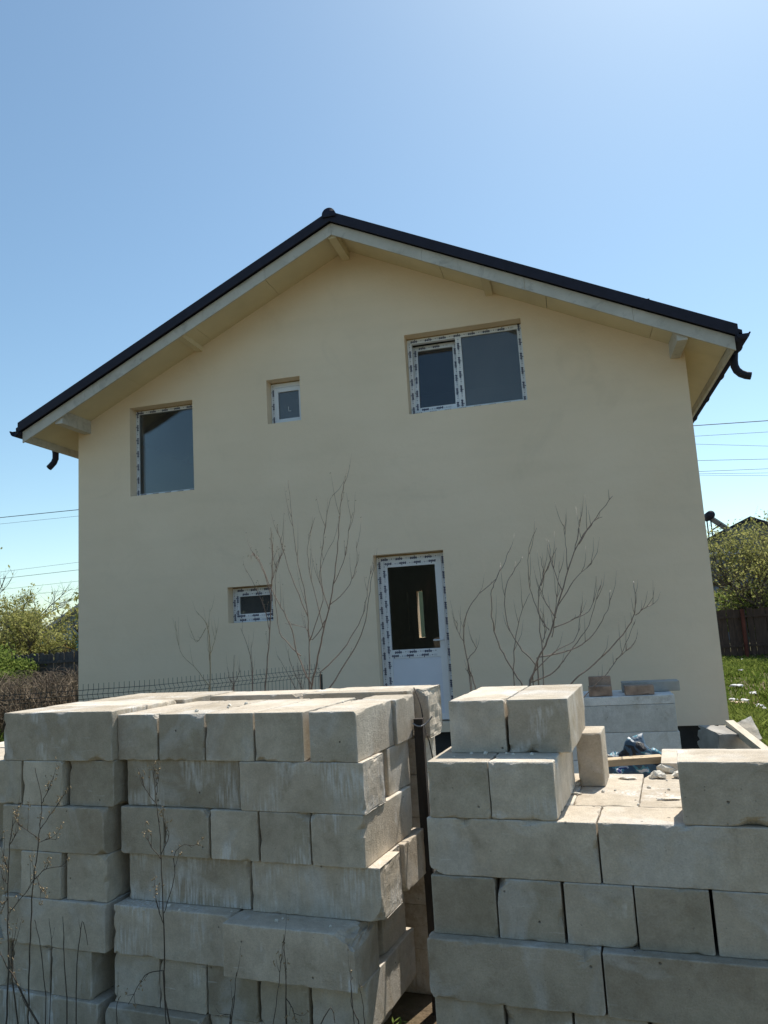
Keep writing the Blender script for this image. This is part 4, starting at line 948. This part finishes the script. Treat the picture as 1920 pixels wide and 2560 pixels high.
tag(br.build('dry_brush', m), 'tangle of dry brown brambles and weeds by the scalloped fence', 'brush', kind='stuff')
gr = MB()
def blades(nb, pxa, pxb, ya, yb, hmin, hmax):
    for _ in range(nb):
        Y = ya*(yb/ya)**rr.random(); p = onY((rr.uniform(pxa, pxb), 1600), Y); p.z = 0
        f = noise.noise(Vector((p.x*.55, p.y*.4, 1)))+.5*noise.noise(Vector((p.x*1.7, p.y*1.2, 4)))
        if f < .10 and rr.random() < .9: continue
        h = rr.uniform(hmin, hmax)*(1+.7*max(0, f)); a_ = rr.uniform(0, 6.28); w_ = rr.uniform(.012, .03); lx, ly = rr.gauss(0, .5)*h, rr.gauss(0, .5)*h
        t = min(1, max(0, .45+f*.5+rr.gauss(0, .3)))
        gr.quad((p.x-w_*math.cos(a_), p.y-w_*math.sin(a_), 0), (p.x+w_*math.cos(a_), p.y+w_*math.sin(a_), 0), (p.x+lx*.5+w_*.6*math.cos(a_), p.y+ly*.5+w_*.6*math.sin(a_), h*.7), (p.x+lx, p.y+ly, h)); gr.t += [t]*4
blades(36000, 1780, 1990, 10.5, 31, .04, .15); blades(30000, 1990, 2500, 10.5, 31, .04, .15); blades(9000, -120, 240, 11, 21, .06, .26); blades(1500, 700, 1900, 5.2, 9.0, .05, .2)
tag(gr.build('grass', L_GRASS), 'short spring grass growing in uneven tufts', 'grass', kind='stuff')
LIT = [(820, 1440), (700, 1500), (640, 1575), (690, 1592), (620, 1730), (668, 1732), (620, 1860), (725, 1866), (800, 1800), (850, 1912), (893, 1942)]
LW = simple('weathered_litter', (.55, .55, .56), .6, .2, 8, .3, 30)
for i, (x, y) in enumerate(LIT):
    p = onZ(z8(x, y), .06); s_ = rnd.uniform(.07, .13); o = link('litter_scrap', lump_mesh('litter_scrap', s_, s_*.7, .03, i+50, .6, 2), LW, None, (p.x, p.y, .05)); o.rotation_euler.z = rnd.uniform(0, 3)
    tag(o, 'pale crumpled scrap of litter lying in the grass beside the house', 'litter', 'pale litter scraps in the grass')
# green sprig at the foot of the staked pile
mb = MB(); pg = onY(z1(2372, 2120), 3.15); rr2 = random.Random(3); mb.tube([(pg.x, 3.15, 0), (pg.x, 3.15, pg.z)], .004, 4); mb.t = [.2]*len(mb.v)
for q in range(46):
    t = rr2.random(); a_ = rr2.uniform(0, 6.28); c_ = Vector((pg.x+rr2.choice((0, 0, .035, -.03)), 3.15, pg.z-.16*t)); d = Vector((math.cos(a_), math.sin(a_)*.8, .35)); w_ = Vector((-d.y, d.x, 0))*.005; L = rr2.uniform(.022, .04)
    mb.quad(c_, c_+d*L*.5+w_, c_+d*L, c_+d*L*.5-w_); mb.t += [rr2.uniform(.5, 1)]*4
tag(mb.build('green_sprig', L_GREEN), 'small fresh green sprig at the foot of the staked pile', 'plant')

# ------------------------------------------------------------------ garden fences
M_FGREY = simple('grey_fence_wood', (.075, .075, .08), .95, .3, 3, .3, 20, rand=True, sc=(4, 4, 1)); M_FBRN = simple('brown_fence_wood', (.075, .052, .043), .9, .3, 3, .3, 20, rand=True, sc=(4, 4, 1)); M_FRED = simple('red_brown_post', (.12, .04, .03), .9, .3, 3, .3, 20)
def fence(name, label, a, c_, h, pitch, wd, material, scallop, postm, pstep):
    root = empty(name, (a.x, a.y, 0)); d = (c_-a); L = d.length; d /= L; ang = math.atan2(d.y, d.x); root.rotation_euler.z = ang
    mb = MB(); t = .012
    if scallop:
        top = [(wd/2*math.cos(math.radians(q)), h-wd*.35+wd*.35*math.sin(math.radians(q))) for q in range(0, 181, 30)]
    else: top = [(wd/2, h), (-wd/2, h)]
    out = [(-wd/2, .05), (wd/2, .05)]+top; k = len(out); mb.v = [(x, -t, z) for x, z in out]+[(x, t, z) for x, z in out]
    mb.f = [tuple(range(k)), tuple(range(2*k-1, k-1, -1))]+[(j, k+j, k+(j+1) % k, (j+1) % k) for j in range(k)]
    bmsh = None; s_ = wd/2
    while s_ < L:
        if bmsh is None: o = mb.build('board', material, root); bmsh = o.data
        else: o = link('board', bmsh, material, root)
        o.location = (s_, rnd.uniform(-.006, .006), rnd.uniform(-.035, .02)); o.rotation_euler.y = rnd.uniform(-.012, .012); s_ += pitch
    for z in (.4, h-.28):
        mb = MB(); mb.box(0, L, -.075, -.02, z-.04, z+.04); mb.build('rail', material, root)
    s_ = pstep*.5
    while s_ < L: mb = MB(); mb.box(s_-.05, s_+.05, -.17, -.078, 0, h-.02); mb.build('post', postm, root); s_ += pstep
    tag(root, label, 'fence'); return root
zt = hpx(120, 1633, 21)
a, c_ = onY((-40, 1600), 20.6), onY((225, 1600), 21.4); fence('scalloped_fence', 'dark grey wooden fence with rounded board tops behind the dry brush', Vector((a.x, a.y)), Vector((c_.x, c_.y)), zt, .158, .15, M_FGREY, True, M_FGREY, 2.2)
a, c_ = onY((1775, 1600), 30), onY((2420, 1600), 31.5); fence('board_fence', 'dark brown board fence with gaps of light behind the grass', Vector((a.x, a.y)), Vector((c_.x, c_.y)), hpx(1830, 1523, 30), .232, .218, M_FBRN, False, M_FRED, 2.4)

# ------------------------------------------------------------------ neighbouring houses
def gable_house(name, label, peak, halfw, depth, slope, wallm, roofm, gablem=None, over=.35, wins=(), band=None):
    X, Y, zp = peak; root = empty(name, (X, Y, 0)); ze = zp-halfw*slope
    mb = MB(); mb.box(-halfw, halfw, 0, depth, 0, ze-.05); mb.build('wall', wallm, root)
    mb = MB(); p = [(-halfw, ze-.05), (halfw, ze-.05), (0, zp-.1)]
    mb.v = [(x, .005, z) for x, z in p]+[(x, depth-.005, z) for x, z in p]; mb.f = [(0, 1, 2), (5, 4, 3), (0, 3, 4, 1), (1, 4, 5, 2), (2, 5, 3, 0)]; mb.build('gable', gablem or wallm, root)
    for s_ in (-1, 1):
        mb = MB(); e = halfw+over; ze2 = zp-e*slope
        mb.hexa([(0, -over, zp-.1), (s_*e, -over, ze2-.1), (s_*e, depth+over, ze2-.1), (0, depth+over, zp-.1)], [(0, -over, zp+.08), (s_*e, -over, ze2+.08), (s_*e, depth+over, ze2+.08), (0, depth+over, zp+.08)]); mb.build('roof', roofm, root)
    for (x, z, w_, h) in wins:
        mb = MB(); mb.box(x-w_/2, x+w_/2, -.03, .02, z, z+h); o = mb.build('window', M_PVC, root); mb = MB(); mb.box(x-w_/2+.07, x+w_/2-.07, -.035, -.03, z+.07, z+h-.07); mb.build('pane', M_GLASS, o)
    if band: mb = MB(); mb.box(-halfw-.05, halfw+.05, -.06, .0, band[0], band[1]); mb.build('cornice', M_PVC, root)
    tag(root, label, 'house'); return root
pk = onY((1872, 1296), 45); gable_house('neighbour_house', 'dark-roofed neighbouring house with a solar water heater behind the yellow-green tree', (pk.x, 45, pk.z), 6.2, 9, .44, simple('slate_grey_wall', (.15, .18, .22), .9, .1, 2, .1, 20), M_ROOF, wins=((-3.2, .9, 1.2, 1.3), (-.5, .9, 1.2, 1.3)), band=(hpx(1800, 1388, 45), hpx(1800, 1380, 45)))
sh = onY((1772, 1290), 43.6); rt_ = empty('solar_water_heater', (sh.x, 43.6, sh.z-1.2)); tag(rt_, 'round-tank solar water heater on a frame above the dark neighbouring roof', 'water heater')
mb = MB(); mb.tube([(0, -.6, 1.2), (0, .7, 1.2)], .22, 16); mb.build('tank', M_ROOF, rt_, True)
mb = MB(); beam(mb, (.1, 0, 1.05), (1.0, 0, .28), 1.2, .07, Vector((0, 0, 1))); mb.build('tube_panel', M_TIN, rt_)
for y in (-.5, .6):
    mb = MB(); mb.tube([(-.02, y, 1.05), (-.02, y, -.1)], .035, 5); mb.tube([(-.02, y, .35), (.5, y, .68)], .025, 5); mb.tube([(-.02, y, .32), (.95, y, .1)], .02, 5); mb.build('leg', M_ROOF, rt_)
pt_ = onY((205, 1520), 34); gable_house('neighbour_house', 'turquoise gabled neighbouring house with pale roof edge behind the scalloped fence', (pt_.x+2.2, 34, pt_.z+1.35), 5.0, 8, .56, simple('turquoise_wall', (.16, .42, .42), .9, .08, 2, .1, 20), simple('pale_roof', (.42, .42, .43), .7, .1, 5, .1, 10), gablem=simple('blue_grey_gable', (.30, .37, .38), .9, .08, 2, .1, 20), wins=((-3.3, .95, 1.3, 1.2), (.8, .95, 1.3, 1.2)))
# wrought gate seen over the fence
gp = onY(zl(730, 1400), 24.5); root = empty('iron_gate', (gp.x, 24.5, 0)); tag(root, 'arched black wrought iron gate top seen over the scalloped fence', 'gate')
zg0 = hpx(150, 1634, 24.5)
for s_ in range(-8, 9):
    x = s_*.055; mb = MB(); mb.tube([(x, 0, .1), (x, 0, zg0+.26-abs(x)*.32)], .008, 4, False); mb.build('bar', M_WIRE, root)
mb = MB(); mb.tube([(q*.055, 0, zg0+.24-abs(q*.055)**1.4*.42) for q in range(-8, 9)], .014, 5); mb.tube([(-.44, 0, zg0-.1), (.44, 0, zg0-.1)], .012, 4); mb.build('arch', M_WIRE, root)
for s_ in (-1, 1): mb = MB(); mb.box(s_*.47-.03, s_*.47+.03, -.03, .03, 0, zg0+.14); mb.build('post', M_WIRE, root)
# house seen through the door and back windows
gable_house('neighbour_house', 'pale ridged-roof house glimpsed through the door glass and far windows', (-7.5, 41, 6.6), 7, 7, .34, simple('pale_wall', (.3, .33, .2), .9, .1, 2, 0), simple('light_roof_tiles', (.55, .53, .52), .8, .35, 9, .4, 12))

# ------------------------------------------------------------------ power lines
poles = {'mid': Vector((-2.7, 36)), 'left': Vector((-58, 40)), 'right': Vector((34, 30))}
def wire(p, q, side, r_, lab):
    a, c_ = poles['mid'], poles[side]; nn = Vector((-(c_-a).y, (c_-a).x))
    def hit(px_):
        d = ray(px_); t = (a.dot(nn))/(d.x*nn.x+d.y*nn.y); return CAM+d*t
    h1, h2 = hit(p), hit(q); u1 = (Vector((h1.x, h1.y))-a).dot((c_-a).normalized()); u2 = (Vector((h2.x, h2.y))-a).dot((c_-a).normalized())
    L = (c_-a).length; k = (h2.z-h1.z)/(u2-u1); pts = []
    for i in range(13):
        u = L*i/12; xy = a+(c_-a)*(i/12); pts.append((xy.x, xy.y, h1.z+k*(u-u1)))
    mb = MB(); mb.tube(pts, r_, 5); tag(mb.build('power_line', M_CABLE), lab, 'wire', 'overhead lines behind the house')
for i, (p, q, r_, lab) in enumerate((((0, 1294), (197, 1274), .034, 'thick overhead cable beside the blank wall edge, highest over the turquoise house'), ((0, 1310), (197, 1290), .014, 'thin line just under the thick cable beside the blank wall edge'),
    ((40, 1425), (197, 1405.5), .013, 'upper thin line crossing the bare tree crown'), ((8, 1446), (197, 1424.5), .02, 'dark line crossing the bare tree under the upper thin one'), ((40, 1470), (197, 1452.5), .013, 'line touching the top of the budding tree'), ((110, 1483), (197, 1471.5), .013, 'lowest line just over the budding tree'))):
    wire(p, q, 'left', r_*.62, lab)
def zr7(x, y): return (1680+x*.217, 780+y*.217)
for p, q, r_, lab in ((zr7(285, 1308), zr7(1106, 1252), .030, 'thick twisted cable just under the right gutter'), (zr7(250, 1432), zr7(1106, 1382), .014, 'shiny line below the twisted cable'), (zr7(260, 1522), zr7(1106, 1545), .012, 'faint line sloping the other way below the shiny one'), (zr7(290, 1712), zr7(1106, 1694), .016, 'dark single line with open sky above and below'),
    (zr7(305, 1838), zr7(1106, 1806), .015, 'upper of the three close lines above the dark roof'), (zr7(315, 1864), zr7(1106, 1854), .012, 'middle of the three close lines above the dark roof'), (zr7(320, 1880), zr7(1106, 1886), .011, 'lowest of the three close lines above the dark roof')):
    wire(p, q, 'right', r_*.62, lab)
for nm, lab in (('mid', 'concrete power pole behind the cream house'), ('left', 'concrete power pole far beyond the turquoise house'), ('right', 'concrete power pole far beyond the brown fence')):
    xy = poles[nm]; mb = MB(); mb.tube([(xy.x, xy.y, 0), (xy.x, xy.y, 10.5)], [.18, .11], 10); tag(mb.build('power_pole', M_CONC), lab, 'pole')

# ------------------------------------------------------------------ what stands behind the camera and shows in the door glass
gable_house('old_barn', 'dark timber barn standing opposite the cream house', (-8.0, -17, 8.2), 8.5, -7, .42, simple('black_timber', (.045, .055, .045), .9, .3, 3, .2, 20), simple('grey_sheet', (.085, .095, .09), .8, .3, 5, .2, 12))
for i, (x, y, h, sd_) in enumerate(((3.5, -13, 7.5, 31), (-13.5, -13, 8, 33), (9.5, -16, 9, 35))):
    tree('leafy_tree', ['leafy tree opposite the door beside the old barn', 'leafy tree on the other side of the old barn', 'tallest leafy tree opposite the house'][i], (x, y, 0), h, .8, sd_, L_DARK, 8, .13, 4, 2, 0, 'trees opposite the house')
